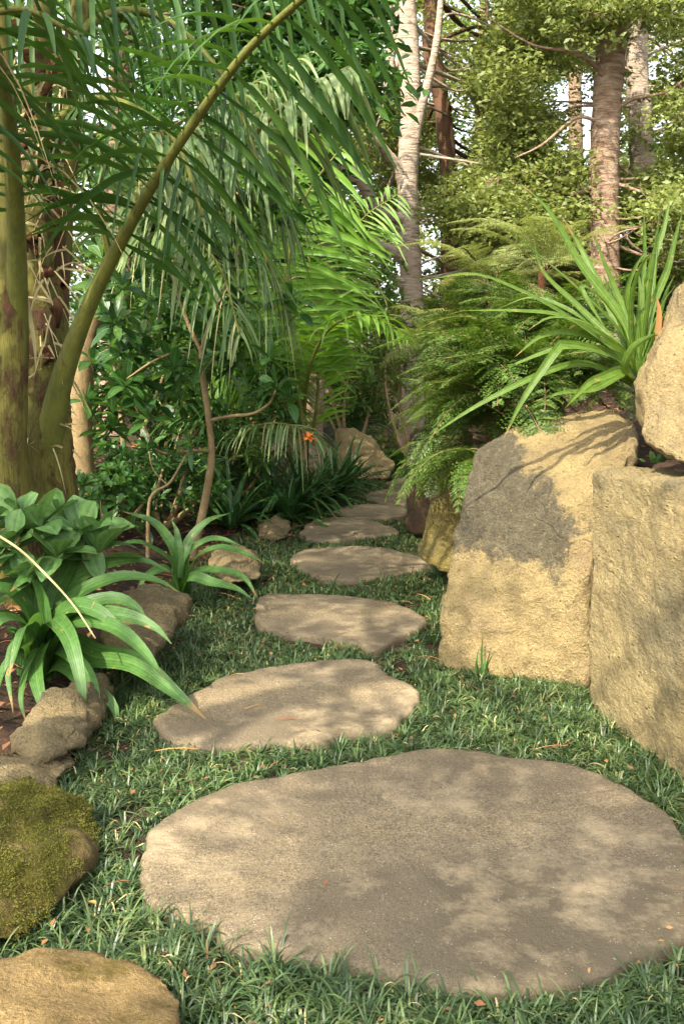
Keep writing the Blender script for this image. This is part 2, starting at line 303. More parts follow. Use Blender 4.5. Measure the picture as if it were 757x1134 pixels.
def profile(kind, t):
    if kind == 'blade': return np.clip(1 - t ** 2.2, 0.04, 1)
    if kind == 'lance': return np.clip(np.sin(np.pi * np.clip(t * 0.93 + 0.05, 0, 1)) ** 0.7, 0.05, 1)
    if kind == 'strap': return np.clip(np.minimum(0.75 + 0.9 * t, 1) * (1 - t ** 3.2), 0.03, 1)
    if kind == 'obov': return np.clip(np.sin(np.pi * np.clip(t, 0, 1) ** 1.35) ** 0.75, 0.07, 1)
def strips(mb, base, d, side, L, W, droop, segs=4, prof='blade', fold=0.0, mi=0, grav=np.array([0, 0, -1.0]), twist=None):
    """many ribbon leaves at once. base,d,side (N,3); L,W,droop (N,)"""
    N = len(base); t = np.linspace(0, 1, segs + 1)
    L = np.broadcast_to(L, (N,)); W = np.broadcast_to(W, (N,)); droop = np.broadcast_to(droop, (N,))
    P = base[:, None] + d[:, None] * (L[:, None] * t)[..., None] + grav * ((droop * L)[:, None] * t ** 2.2)[..., None]
    side = unit(side)[:, None]
    T = d[:, None] + grav * (droop[:, None] * 2.2 * t ** 1.2)[..., None]
    T = unit(T); S = unit(side - (side * T).sum(-1, keepdims=True) * T)
    nrm = np.cross(S, T)
    w = 0.5 * W[:, None] * profile(prof, t)[None]
    if fold > 0:
        up = nrm * (fold * w)[..., None]
        V = np.stack([P - S * w[..., None] + up, P, P + S * w[..., None] + up], 2)  # N,seg+1,3,3
        m = 3; U = np.tile([-1.0, 0, 1.0], N * (segs + 1))
    else:
        V = np.stack([P - S * w[..., None], P + S * w[..., None]], 2); m = 2; U = None
    o = (np.arange(N) * (segs + 1) * m)[:, None, None]; i = (np.arange(segs) * m)[None, :, None]; k = np.arange(m - 1)[None, None]
    a = o + i + k
    Q = np.stack([a, a + 1, a + m + 1, a + m], -1).reshape(-1, 4)
    mb.add(V.reshape(-1, 3), Q, mi, U)
def kites(mb, p, d, nrm, L, W, mi=0, fold=0.12):
    """one-face leaves bent across the midrib"""
    d = unit(d); s = unit(np.cross(d, nrm)); n = np.cross(s, d)
    L = np.broadcast_to(L, (len(p),))[:, None]; W = np.broadcast_to(W, (len(p),))[:, None]
    a = p; c = p + d * L; m = p + d * L * 0.48
    V = np.stack([a, m + s * W / 2 + n * L * fold, c, m - s * W / 2 + n * L * fold], 1)
    mb.add(V.reshape(-1, 3), np.arange(len(p) * 4).reshape(-1, 4), mi)
def strap_leaf(mb, ctrl, W, n=18, fold=0.25, prof='strap', mi=0, side=None, roll=0.0):
    P = curve(ctrl, n); T = unit(np.gradient(P, axis=0))
    h = P[-1] - P[0]
    if side is None:
        side = np.cross(h, [0, 0, 1.0])
        if np.linalg.norm(side) < 1e-3: side = np.array([1.0, 0, 0])
    S = unit(side)[None]; S = unit(S - (S * T).sum(-1, keepdims=True) * T); N = np.cross(S, T)
    if roll:
        ra = roll * np.linspace(1, 0.6, n)[:, None]
        S, N = S * np.cos(ra) + N * np.sin(ra), N * np.cos(ra) - S * np.sin(ra)
    t = np.linspace(0, 1, n); w = 0.5 * W * profile(prof, t)
    V = np.stack([P - S * w[:, None] + N * (fold * w)[:, None], P - S * (0.5 * w)[:, None] + N * (fold * 0.35 * w)[:, None], P,
                  P + S * (0.5 * w)[:, None] + N * (fold * 0.35 * w)[:, None], P + S * w[:, None] + N * (fold * w)[:, None]], 1)
    i, k = np.meshgrid(np.arange(n - 1) * 5, np.arange(4), indexing='ij'); a = (i + k).ravel()
    mb.add(V.reshape(-1, 3), np.stack([a, a + 1, a + 6, a + 5], -1), mi, np.tile([-1, -0.5, 0, 0.5, 1.0], n), np.repeat(t + rng.uniform(-0.07, 0.03), 5))
def rdir(n, zmin=-1.0, zmax=1.0):
    z = rng.uniform(zmin, zmax, n); a = rng.uniform(0, 2 * np.pi, n); r = np.sqrt(1 - z * z)
    return np.stack([r * np.cos(a), r * np.sin(a), z], 1)

# ------------------------------------------------------------------ terrain
def ss(a, b, x):
    t = np.clip((x - a) / (b - a), 0, 1); return t * t * (3 - 2 * t)
LB = np.array([(1.0, -0.95), (2.0, -1.15), (2.97, -0.98), (3.6, -0.95), (4.1, -1.0), (6.0, -0.95), (7.7, -0.75), (8.8, -0.6), (10.6, -0.1), (13, 0.25)])
RB = np.array([(1.0, 1.7), (3.2, 1.25), (4.2, 1.1), (4.7, 0.95), (5.2, 0.72), (10, 0.68), (12, 0.9), (14, 1.3)])
def left_x(y): return np.interp(y, LB[:, 0], LB[:, 1])
def right_x(y): return np.interp(y, RB[:, 0], RB[:, 1])
def terrain(x, y):
    x = np.asarray(x, float); y = np.asarray(y, float)
    l = left_x(y) - 0.1 - x; r = x - (right_x(y) + 0.28)
    far = 1 - ss(11, 15, y)
    h = 0.16 * ss(0, 0.6, l) + 0.3 * ss(0.5, 3, l)
    h = h + (0.9 * ss(0.0, 0.42, r) + 0.55 * ss(0.4, 2.6, r)) * (far * 0.75 + 0.25) * ss(2.0, 3.4, y + 0 * x)
    h = h + 0.5 * ss(13, 30, y)
    return h
xs = np.unique(np.concatenate([np.linspace(-200, -12, 24), np.linspace(-12, -3, 40), np.linspace(-3, 4, 180), np.linspace(4, 12, 40), np.linspace(12, 200, 24)]))
ys = np.unique(np.concatenate([np.linspace(-80, -4, 14), np.linspace(-4, 0, 12), np.linspace(0, 13, 260), np.linspace(13, 35, 60), np.linspace(35, 300, 24)]))
GX, GY = np.meshgrid(xs, ys)
GZ = terrain(GX, GY)
nearm = (np.abs(GX) < 12) & (GY < 35)
NZ = np.array([mnoise.fractal(Vector((x * 2.2, y * 2.2, 0)), 0.9, 2.1, 5) if m else 0 for x, y, m in zip(GX.ravel(), GY.ravel(), nearm.ravel())]).reshape(GX.shape)
GZ = GZ + NZ * 0.018 - 0.02
g = MB(); nx = len(xs)
i, j = np.meshgrid(np.arange(len(ys) - 1), np.arange(nx - 1), indexing='ij'); a = (i * nx + j).ravel()
g.add(np.stack([GX, GY, GZ], -1).reshape(-1, 3), np.stack([a, a + 1, a + nx + 1, a + nx], -1))
tag(g.build('ground', 'soil'), 'dark leafy soil under the garden', 'ground', kind='structure')

# ------------------------------------------------------------------ stones
def eval_mesh(o):
    dg = bpy.context.evaluated_depsgraph_get(); dg.update()
    return bpy.data.meshes.new_from_object(o.evaluated_get(dg))
def finish_stone(name, bm, mat, voxel, smooth, amp, freq, seed, patina=None, ridged=0.0, fine=0.4):
    me = bpy.data.meshes.new(name); bm.to_mesh(me); bm.free()
    o = bpy.data.objects.new(name, me); col.objects.link(o)
    rm = o.modifiers.new('r', 'REMESH'); rm.mode = 'VOXEL'; rm.voxel_size = voxel
    if smooth:
        sm = o.modifiers.new('s', 'SMOOTH'); sm.iterations = smooth; sm.factor = 0.5
    m2 = eval_mesh(o); o.modifiers.clear(); o.data = m2; bpy.data.meshes.remove(me); m2.name = name
    n = len(m2.vertices); co = np.empty(n * 3, np.float32); m2.vertices.foreach_get('co', co); co = co.reshape(-1, 3).astype(float)
    nr = np.empty(n * 3, np.float32); m2.vertices.foreach_get('normal', nr); nr = nr.reshape(-1, 3).astype(float)
    sd = Vector((seed * 7.3, seed * 3.1, seed * 1.7))
    dv = np.empty(n)
    for k in range(n):
        p = Vector(co[k]) * freq + sd
        v = mnoise.fractal(p, 0.85, 2.1, 6)
        if ridged: v += ridged * (0.5 - abs(mnoise.noise(p * 1.7))) - ridged * 0.3
        v += fine * mnoise.fractal(p * 4.5, 0.8, 2.1, 3)
        dv[k] = v
    co += nr * (dv * amp)[:, None]
    if patina is not None:
        at_ = m2.attributes.new('patina', 'FLOAT', 'POINT'); at_.data.foreach_set('value', patina(co).astype(np.float32))
    base = np.array([co[:, 0].mean(), co[:, 1].mean(), co[:, 2].min()])
    m2.vertices.foreach_set('co', (co - base).astype(np.float32).ravel())
    m2.polygons.foreach_set('use_smooth', np.ones(len(m2.polygons), dtype=bool))
    m2.materials.clear(); m2.materials.append(M[mat]); m2.update()
    o.location = tuple(base)
    return o
def hull_stone(name, pts, mat, voxel=0.025, smooth=3, amp=0.03, freq=3.0, seed=1, **kw):
    bm = bmesh.new()
    for p in pts: bm.verts.new(tuple(p))
    bmesh.ops.convex_hull(bm, input=bm.verts)
    loose = [v for v in bm.verts if not v.link_faces]
    bmesh.ops.delete(bm, geom=loose, context='VERTS')
    return finish_stone(name, bm, mat, voxel, smooth, amp, freq, seed, **kw)
def front_pts(front, back, top_in=0.85):
    """front: list of (px,py,Y) round the visible face; back: world offset for the hidden side"""
    P = np.array([at(*p) for p in front]); c = P.mean(0)
    B = c + (P - c) * top_in + np.array(back)
    return np.vstack([P, B])
def slab(name, px, label, seed, thick=0.12, top=0.024, vox=0.015):
    P = [gr(x, y, top)[:2] for x, y in px]
    P = curve([(a, b, 0) for a, b in P] + [(P[0][0], P[0][1], 0)], 140)[:-1, :2]
    c = P.mean(0)
    for k in range(len(P)):
        v = mnoise.fractal(Vector((P[k][0] * 5, P[k][1] * 5, seed)), 0.7, 2.2, 4)
        P[k] = P[k] + unit(P[k] - c) * (v * 0.026 + mnoise.noise(Vector((P[k][0] * 22, P[k][1] * 22, seed))) * 0.004)
    bm = bmesh.new()
    tv = [bm.verts.new((p[0], p[1], top)) for p in P]
    f = bm.faces.new(tv)
    ex = bmesh.ops.extrude_face_region(bm, geom=[f])
    nv = [e for e in ex['geom'] if isinstance(e, bmesh.types.BMVert)]
    for v in nv:
        v.co.z -= thick
        v.co.x = c[0] + (v.co.x - c[0]) * 1.02; v.co.y = c[1] + (v.co.y - c[1]) * 1.02
    bmesh.ops.recalc_face_normals(bm, faces=bm.faces)
    bmesh.ops.triangulate(bm, faces=bm.faces)
    o = finish_stone(name, bm, 'slab', vox, 2, 0.009, 3.0, seed, fine=0.2)
    tag(o, label, 'stepping stone', 'stepping stones of the garden path')
    SLABS.append(P)
    return o
SLABS = []
slab('stepping_stone', [(157, 945), (168, 920), (210, 885), (285, 862), (370, 845), (440, 832), (495, 827), (560, 836), (640, 846), (690, 865), (728, 890), (752, 918), (785, 960), (775, 1015), (740, 1042), (690, 1062), (620, 1085), (560, 1095), (470, 1082), (400, 1070), (330, 1055), (270, 1045), (225, 1020), (180, 1000), (158, 970)], 'largest flat stepping stone, nearest the camera, sunlit at its left edge', 1)
slab('stepping_stone', [(168, 795), (215, 765), (260, 745), (330, 733), (400, 730), (430, 745), (463, 768), (440, 798), (400, 808), (330, 820), (270, 824), (225, 824), (195, 818)], 'second stepping stone, tan with a pointed left end, just beyond the largest one', 2)
slab('stepping_stone', [(281, 682), (290, 660), (320, 657), (390, 659), (440, 668), (472, 686), (430, 712), (410, 718), (390, 710), (340, 702), (298, 695)], 'third stepping stone, pointed towards the camera, left of the tall yellow boulder', 3)
slab('stepping_stone', [(320, 617), (340, 607), (400, 605), (450, 611), (479, 625), (440, 635), (395, 640), (350, 637)], 'fourth stepping stone, grey brown, level with the mossy yellow boulder', 4)
slab('stepping_stone', [(331, 589), (345, 577), (370, 572), (410, 576), (441, 588), (400, 595), (350, 597)], 'fifth stepping stone, rounded, beside the small stone under the clivias', 5)
slab('stepping_stone', [(368, 566), (385, 560), (420, 558), (449, 562), (446, 571), (420, 573), (385, 572)], 'sixth stepping stone, small strip beside the dark upright rock', 6)
slab('stepping_stone', [(400, 550), (412, 544), (440, 541), (455, 545), (453, 556), (425, 556)], 'seventh stepping stone, small and pale, third from the far end', 7)
slab('stepping_stone', [(425, 535), (438, 530), (455, 529), (458, 537), (440, 539)], 'farthest stepping stone, a thin sliver where the path bends', 8)

# the tall yellow boulder
YF = 4.35
front = [(478, 742, 4.5), (482, 705, 4.5), (500, 615, 4.62), (513, 545, 4.72), (522, 500, 4.8), (545, 492, 4.85), (585, 470, 4.9), (640, 453, 4.95), (680, 450, 4.95), (702, 464, 4.85), (706, 490, 4.7), (662, 560, 4.3), (648, 640, 4.2), (650, 760, 4.15), (570, 765, 4.28), (520, 762, 4.38)]
dark = [(440, 440), (578, 440), (582, 480), (588, 522), (612, 537), (624, 560), (640, 580), (618, 620), (608, 643), (585, 624), (555, 610), (530, 618), (500, 630), (470, 650), (430, 650)]
DK = np.array([at(x, y, 4.6 - (y - 490) * 0.0014)[[0, 2]] for x, y in dark])
def poly_sd(Pt, poly):
    """signed distance, positive inside"""
    A = poly; B = np.roll(poly, -1, 0); e = B - A
    w = Pt[:, None] - A[None]
    t = np.clip((w * e).sum(-1) / (e * e).sum(-1), 0, 1)
    dist = np.linalg.norm(w - e * t[..., None], axis=-1).min(1)
    y = Pt[:, 1:2]; x = Pt[:, 0:1]
    cr = ((A[None, :, 1] > y) != (B[None, :, 1] > y)) & (x < (B - A)[None, :, 0] * (y - A[None, :, 1]) / ((B - A)[None, :, 1] + 1e-12) + A[None, :, 0])
    ins = cr.sum(1) % 2 == 1
    return np.where(ins, dist, -dist)
o = hull_stone('boulder', front_pts(front, (0.18, 0.55, -0.05), 0.9), 'rock_big', 0.016, 1, 0.03, 3.2, 11, patina=lambda c: poly_sd(c[:, [0, 2]], DK), ridged=0.5)
tag(o, 'tall yellow boulder with a dark grey weathered patch on its face', 'boulder', 'boulders of the retaining wall')
front = [(656, 523, 4.12), (654, 600, 4.08), (651, 700, 4.02), (652, 800, 3.95), (757, 875, 3.2), (800, 910, 2.9), (757, 700, 3.22), (763, 545, 3.3), (820, 545, 2.95), (820, 700, 2.9), (700, 519, 4.1), (740, 522, 4.15)]
o = hull_stone('boulder', front_pts(front, (0.9, 0.15, -0.05), 0.95), 'rock_block', 0.016, 1, 0.015, 3.0, 12, ridged=0.15, fine=0.7)
tag(o, 'squared olive grey block standing beside the tall yellow boulder', 'boulder', 'boulders of the retaining wall')
front = [(706, 440, 3.85), (709, 478, 3.75), (725, 500, 3.65), (770, 522, 3.5), (900, 530, 3.5), (722, 400, 3.9), (740, 350, 3.95), (758, 318, 4.0), (800, 270, 4.1), (900, 255, 4.2)]
o = hull_stone('boulder', front_pts(front, (0.15, 0.6, 0.02), 0.9), 'rock_top', 0.018, 2, 0.03, 3.4, 13, ridged=0.3)
tag(o, 'sunlit yellow rock perched on top of the squared block', 'boulder', 'boulders of the retaining wall')
front = [(463, 610, 6.3), (472, 580, 6.35), (480, 552, 6.45), (500, 535, 6.5), (530, 530, 6.5), (535, 640, 6.1), (500, 640, 6.15), (472, 625, 6.2)]
o = hull_stone('boulder', front_pts(front, (0.1, 0.55, 0), 0.9), 'rock_olive', 0.022, 3, 0.03, 3.0, 14)
tag(o, 'low mossy yellow boulder half covered by hanging fern', 'boulder', 'boulders of the retaining wall')
front = [(448, 590, 7.9), (449, 540, 8.0), (451, 482, 8.05), (458, 475, 8.05), (490, 470, 8.0), (520, 480, 8.0), (520, 600, 7.6), (470, 592, 7.7)]
o = hull_stone('boulder', front_pts(front, (0.1, 0.5, 0), 0.9), 'rock_dark', 0.025, 3, 0.03, 3.0, 15)
tag(o, 'dark brown upright rock at the bend of the path', 'boulder', 'boulders of the retaining wall')
def boulder(px, label, mat, seed, depth=0.4, group='edging stones of the left bed', amp=0.04, vox=0.018, sm=2, ridged=0.4):
    """px: visible outline with depth; the back side is pushed away and sunk"""
    P = np.array([at(*p) for p in px]); c = P.mean(0)
    B = c + (P - c) * 0.85 + np.array([0, depth, -0.06])
    mid = c + np.array([0, -0.08, 0.03])
    o = hull_stone('stone', np.vstack([P, B, [mid]]), mat, vox, sm, amp, 4.0, seed, ridged=ridged)
    return tag(o, label, 'stone', group)
boulder([(370, 512, 12.0), (372, 478, 12.1), (395, 474, 12.2), (410, 484, 12.2), (425, 500, 12.1), (435, 515, 12.0), (430, 530, 11.8), (375, 532, 11.8)], 'sunlit tan rock at the far end beyond the clivias', 'rock_top', 21, 0.5)
boulder([(283, 592, 7.9), (285, 578, 8.0), (305, 572, 8.1), (320, 578, 8.0), (322, 594, 7.8), (300, 602, 7.6)], 'small tan stone between the clivias and the fifth stepping stone', 'rock_bed', 22, 0.3)
boulder([(226, 630, 6.0), (235, 612, 6.2), (262, 604, 6.3), (288, 615, 6.2), (288, 640, 5.95), (250, 652, 5.75)], 'rounded brown stone behind the arching leaves of the smaller lily', 'rock_bed', 23, 0.4)
boulder([(108, 705, 4.1), (110, 672, 4.3), (132, 657, 4.45), (165, 655, 4.55), (195, 675, 4.45), (192, 698, 4.3), (162, 735, 4.05), (112, 738, 3.97)], 'pitted tan boulder right of the large lily, lit on top', 'rock_bed', 24, 0.5)
boulder([(10, 835, 3.25), (22, 800, 3.4), (48, 770, 3.55), (85, 766, 3.6), (100, 790, 3.5), (92, 822, 3.35), (60, 842, 3.2)], 'smooth grey brown stone under the drooping lily leaves', 'rock_bed', 25, 0.4)
boulder([(-60, 870, 2.95), (-30, 850, 3.05), (25, 846, 3.1), (66, 862, 3.05), (55, 885, 2.92), (20, 895, 2.85), (-40, 893, 2.8)], 'flat grey stone wedged behind the mossy stone', 'rock_bed', 26, 0.3)
boulder([(-110, 960, 2.35), (-80, 898, 2.6), (-10, 885, 2.7), (40, 902, 2.65), (74, 930, 2.55), (96, 968, 2.47), (74, 1005, 2.36), (38, 1038, 2.22), (-20, 1055, 2.15), (-90, 1050, 2.1)], 'stone covered in yellow green moss at the lawn edge', 'rock_moss', 27, 0.35, amp=0.03, ridged=0.4)
mo = bpy.data.objects[[o.name for o in col.objects if o.get('label', '').startswith('stone covered in yellow')][0]]
me = mo.data; nv = len(me.vertices); co = np.empty(nv * 3, np.float32); me.vertices.foreach_get('co', co); co = co.reshape(-1, 3).astype(float)
nr = np.empty(nv * 3, np.float32); me.vertices.foreach_get('normal', nr); nr = nr.reshape(-1, 3).astype(float)
pick = np.array([nr[k][2] * 0.5 + mnoise.fractal(Vector(co[k] * 6), 0.9, 2.1, 5) * 0.7 + 0.15 > 0.36 for k in range(nv)])
ids = rng.choice(np.where(pick)[0], 42000); mm = MB()
q = co[ids] + rng.normal(0, 0.006, (len(ids), 3)); d = unit(nr[ids] + rng.normal(0, 0.6, (len(ids), 3)))
strips(mm, q, d, np.cross(d, rdir(len(ids))), rng.uniform(0.003, 0.009, len(ids)), 0.0022, 0.3, 2, 'blade')
om = mm.build('moss', 'moss', None); om.parent = mo; om.location = (0, 0, 0)
boulder([(-90, 1200, 1.6), (-60, 1095, 1.93), (0, 1070, 1.98), (60, 1070, 1.98), (130, 1085, 1.94), (175, 1105, 1.88), (203, 1140, 1.78), (190, 1210, 1.62)], 'smooth ochre stone nearest the camera, below the mossy one', 'rock_near', 28, 0.2, amp=0.02, sm=4, ridged=0.2)

# ------------------------------------------------------------------ mondo grass
def in_poly(P, poly):
    return poly_sd(P, poly)
def grass(npts, y0, y1, blades, segs, mb, hscale=1.0, wscale=1.0):
    y = rng.uniform(y0, y1, npts); x = rng.uniform(-2.0, 2.2, npts)
    keep = (x > left_x(y) - 0.15) & (x < right_x(y) + 0.12)
    x, y = x[keep], y[keep]; P = np.stack([x, y], 1)
    sd = np.full(len(P), -9.0)
    for s in SLABS: sd = np.maximum(sd, poly_sd(P, s))
    k = sd < -0.012; P = P[k]; sd = sd[k]
    dens = np.array([mnoise.noise(Vector((p[0] * 1.6, p[1] * 1.6, 4.0))) for p in P])
    k = rng.uniform(size=len(P)) < np.clip(1.05 + dens * 0.9, 0.55, 1); P = P[k]; dens = dens[k]; sd = sd[k]
    n = len(P); N = n * blades
    z = terrain(P[:, 0], P[:, 1]) - 0.015
    base = np.repeat(np.column_stack([P, z]), blades, 0)
    hs = np.repeat(rng.uniform(0.55, 1.25, n) * (1 + 0.5 * dens), blades)
    az = rng.uniform(0, 2 * np.pi, N); el = rng.uniform(R(10), R(70), N)
    d = np.stack([np.cos(az) * np.cos(el), np.sin(az) * np.cos(el), np.sin(el)], 1)
    base = base + np.stack([np.cos(az), np.sin(az), 0 * az], 1) * rng.uniform(0, 0.016, N)[:, None]
    side = np.stack([-np.sin(az), np.cos(az), rng.normal(0, 0.25, N)], 1)
    L = rng.uniform(0.06, 0.14, N) * hs * hscale
    W = rng.uniform(0.0042, 0.007, N) * wscale; D = rng.uniform(0.3, 0.95, N)
    dead = rng.uniform(size=N) < 0.035
    strips(mb, base[~dead], d[~dead], side[~dead], L[~dead], W[~dead], D[~dead], segs, 'blade', 0.15)
    strips(mb, base[dead], d[dead], side[dead], L[dead], W[dead] * 0.8, D[dead] + 0.3, segs, 'blade', 0.15, 1)
gm = MB()
grass(8500, 1.55, 4.8, 24, 5, gm)
grass(7000, 4.8, 8.0, 16, 3, gm, 0.95, 1.25)
grass(6000, 8.0, 13.5, 12, 2, gm, 0.95, 1.6)
tag(gm.build('ground_cover', ['mondo', 'straw']), 'dark green dwarf mondo grass growing between the stepping stones', 'ground cover', kind='stuff')

# fallen leaves
lm = MB()
n = 16000
y = rng.uniform(1.6, 12, n); x = rng.uniform(-4, 3.5, n)
on = (x > left_x(y) - 0.1) & (x < right_x(y) + 0.15)
keep = ~on | (rng.uniform(size=n) < 0.3)
P = np.stack([x, y], 1)[keep]; onk = on[keep]
sd = np.full(len(P), -9.0)
for s in SLABS: sd = np.maximum(sd, poly_sd(P, s))
k = (sd < 0.01) | (rng.uniform(size=len(P)) < 0.012); P = P[k]; onk = onk[k]; sd = sd[k]
z = terrain(P[:, 0], P[:, 1]) + np.where(onk & (sd < 0), rng.uniform(0.015, 0.05, len(P)), np.where(sd > 0, 0.058, 0.012))
d = rdir(len(P), -0.25, 0.3); nn = rdir(len(P), 0.75, 1.0)
Ls = rng.uniform(0.015, 0.05, len(P)) * np.where(onk, 0.7, 1.3)
kites(lm, np.column_stack([P, z]), d, nn, Ls, Ls * rng.uniform(0.3, 0.55, len(P)), fold=0.1)
for _ in range(500):
    yy = rng.uniform(2, 9); xx = left_x(yy) - rng.uniform(0.0, 2.0) if rng.uniform() < 0.8 else rng.uniform(left_x(yy), right_x(yy))
    a_ = rng.uniform(0, 6.3); q = np.array([xx, yy, terrain(xx, yy) + 0.012]); e = np.array([math.cos(a_), math.sin(a_), rng.uniform(-.05, .2)]) * rng.uniform(0.04, 0.16)
    tube(lm, curve([q, q + e * 0.5 + [0, 0, 0.008], q + e], 4), [0.003, 0.0015], 4)
tag(lm.build('leaf_litter', 'litter'), 'dry brown and orange fallen leaves scattered over bed and grass', 'leaf litter', kind='stuff')

# ------------------------------------------------------------------ plants with strap leaves
def strap_plant(name, label, cat, base, leaves, mat, widths, nrand=0, rL=(0.4, 0.6), group=None, fold=0.25, el=(25, 80), droop=(0.3, 0.9), az=(0, 360), roll=None):
    base = np.asarray(base, float)
    t = thing(name, label, cat, base, group)
    for q, lf in enumerate(leaves):
        mb = MB(); C = [base + rng.normal(0, 0.015, 3) * [1, 1, 0]] + [at(*p) for p in lf]
        hx = C[-1][0] - C[0][0]
        strap_leaf(mb, C, widths[q % len(widths)], 22, fold, roll=(0.0 if roll is None else roll * (-1 if hx > 0 else 1) * rng.uniform(0.6, 1.3)))
        mb.build('leaf', mat, t, base)
    for q in range(nrand):
        a = R(rng.uniform(*az)); e = R(rng.uniform(*el)); L = rng.uniform(*rL); dr = rng.uniform(*droop)
        d = np.array([math.cos(a) * math.cos(e), math.sin(a) * math.cos(e), math.sin(e)])
        u = np.linspace(0, 1, 5)[:, None]
        mb = MB(); C = base + rng.normal(0, 0.02, 3) * [1, 1, 0] + d * L * u + np.array([0, 0, -1]) * dr * L * u ** 2.3
        strap_leaf(mb, C, widths[q % len(widths)] * rng.uniform(0.8, 1.1), 16, fold)
        mb.build('leaf', mat, t, base)
    return t
# large lily, left
b = at(45, 735, 4.15)
b[2] = terrain(b[0], b[1]) + 0.0
lil = [[(75, 715, 4.1), (105, 727, 4.0), (150, 735, 3.85), (195, 768, 3.7), (228, 796, 3.62)],
       [(62, 700, 4.1), (95, 681, 4.05), (140, 682, 3.95), (172, 695, 3.9), (190, 713, 3.85)],
       [(60, 690, 4.15), (85, 660, 4.2), (130, 640, 4.2), (170, 642, 4.2), (199, 656, 4.2)],
       [(55, 690, 4.05), (70, 695, 3.9), (82, 720, 3.75), (92, 770, 3.65), (91, 808, 3.6)],
       [(65, 720, 4.0), (95, 742, 3.85), (108, 775, 3.75), (100, 800, 3.7)],
       [(70, 735, 4.0), (100, 760, 3.85), (125, 780, 3.8), (132, 812, 3.75)],
       [(60, 690, 4.2), (80, 645, 4.3), (115, 625, 4.35), (155, 620, 4.4), (188, 633, 4.4)],
       [(55, 695, 4.1), (80, 672, 4.0), (110, 678, 3.9), (135, 700, 3.85), (148, 716, 3.8)],
       [(35, 690, 4.1), (15, 660, 4.05), (-10, 650, 4.0), (-45, 665, 3.95)],
       [(38, 690, 4.2), (30, 640, 4.3), (12, 615, 4.35), (-20, 610, 4.4)],
       [(45, 690, 4.2), (48, 640, 4.3), (60, 600, 4.35), (85, 585, 4.4)],
       [(35, 700, 4.0), (15, 685, 3.85), (-5, 690, 3.75), (-30, 730, 3.65)],
       [(40, 700, 4.0), (35, 690, 3.85), (25, 700, 3.75), (10, 750, 3.65)],
       [(52, 690, 4.2), (70, 640, 4.3), (95, 610, 4.4), (135, 602, 4.45), (160, 612, 4.5)]]
lil += [[(30, 700, 4.1), (5, 682, 4.0), (-30, 692, 3.9)], [(38, 715, 4.0), (20, 720, 3.8), (2, 748, 3.7), (-8, 792, 3.6)], [(45, 720, 3.9), (30, 742, 3.75), (24, 775, 3.65), (30, 802, 3.6)],
        [(35, 690, 4.15), (22, 660, 4.15), (0, 650, 4.1), (-20, 665, 4.0)], [(48, 690, 4.1), (42, 655, 4.1), (30, 640, 4.05), (12, 655, 3.95)]]
lil += [[(70, 700, 4.0), (100, 690, 3.9), (130, 697, 3.8), (160, 722, 3.7), (182, 752, 3.6)],
        [(62, 690, 4.1), (90, 672, 4.05), (125, 663, 4.05), (150, 672, 4.0), (165, 690, 3.95)],
        [(50, 715, 3.95), (40, 735, 3.8), (45, 770, 3.65), (60, 815, 3.55)],
        [(40, 700, 3.95), (20, 705, 3.8), (10, 740, 3.7), (15, 790, 3.6)]]
lp = strap_plant('lily_plant', 'large lily with broad arching bright green leaves over the bed stones', 'lily', b, lil, 'lily', [0.115, 0.095, 0.105, 0.085, 0.07, 0.085], roll=0.85, nrand=16, rL=(0.35, 0.55), el=(45, 80), droop=(0.2, 0.6), az=(60, 200))
mb = MB(); tube(mb, pxc([(-15, 585, 3.95), (20, 607, 3.9), (45, 630, 3.85), (80, 668, 3.8), (106, 707, 3.75)], 20), [0.006, 0.005, 0.003], 6)
tag(mb.build('dry_stalk', 'straw', lp, tuple(b)), 'thin dry straw coloured stalk')
b = at(200, 640, 5.7); b[2] = terrain(b[0], b[1])
lil = [[(215, 622, 5.65), (240, 607, 5.6), (268, 612, 5.5), (290, 622, 5.4)],
       [(215, 635, 5.6), (245, 632, 5.5), (270, 640, 5.4), (285, 662, 5.3)],
       [(205, 615, 5.7), (212, 595, 5.75), (230, 577, 5.8), (255, 568, 5.85)],
       [(195, 615, 5.7), (185, 595, 5.75), (168, 577, 5.75), (135, 566, 5.8)],
       [(198, 610, 5.7), (196, 590, 5.75), (190, 575, 5.8)],
       [(190, 625, 5.6), (170, 608, 5.5), (150, 600, 5.45), (122, 606, 5.4)],
       [(210, 640, 5.5), (235, 645, 5.4), (262, 652, 5.3), (280, 664, 5.25)],
       [(205, 620, 5.7), (225, 600, 5.7), (245, 597, 5.65), (272, 607, 5.6)],
       [(190, 635, 5.5), (178, 630, 5.4), (160, 640, 5.3), (150, 660, 5.25)]]
strap_plant('lily_plant', 'smaller lily with bright arching leaves between the two bed stones', 'lily', b, lil, 'lily', [0.075, 0.065, 0.07], roll=0.75, nrand=6, rL=(0.3, 0.45), el=(50, 80), droop=(0.2, 0.5))
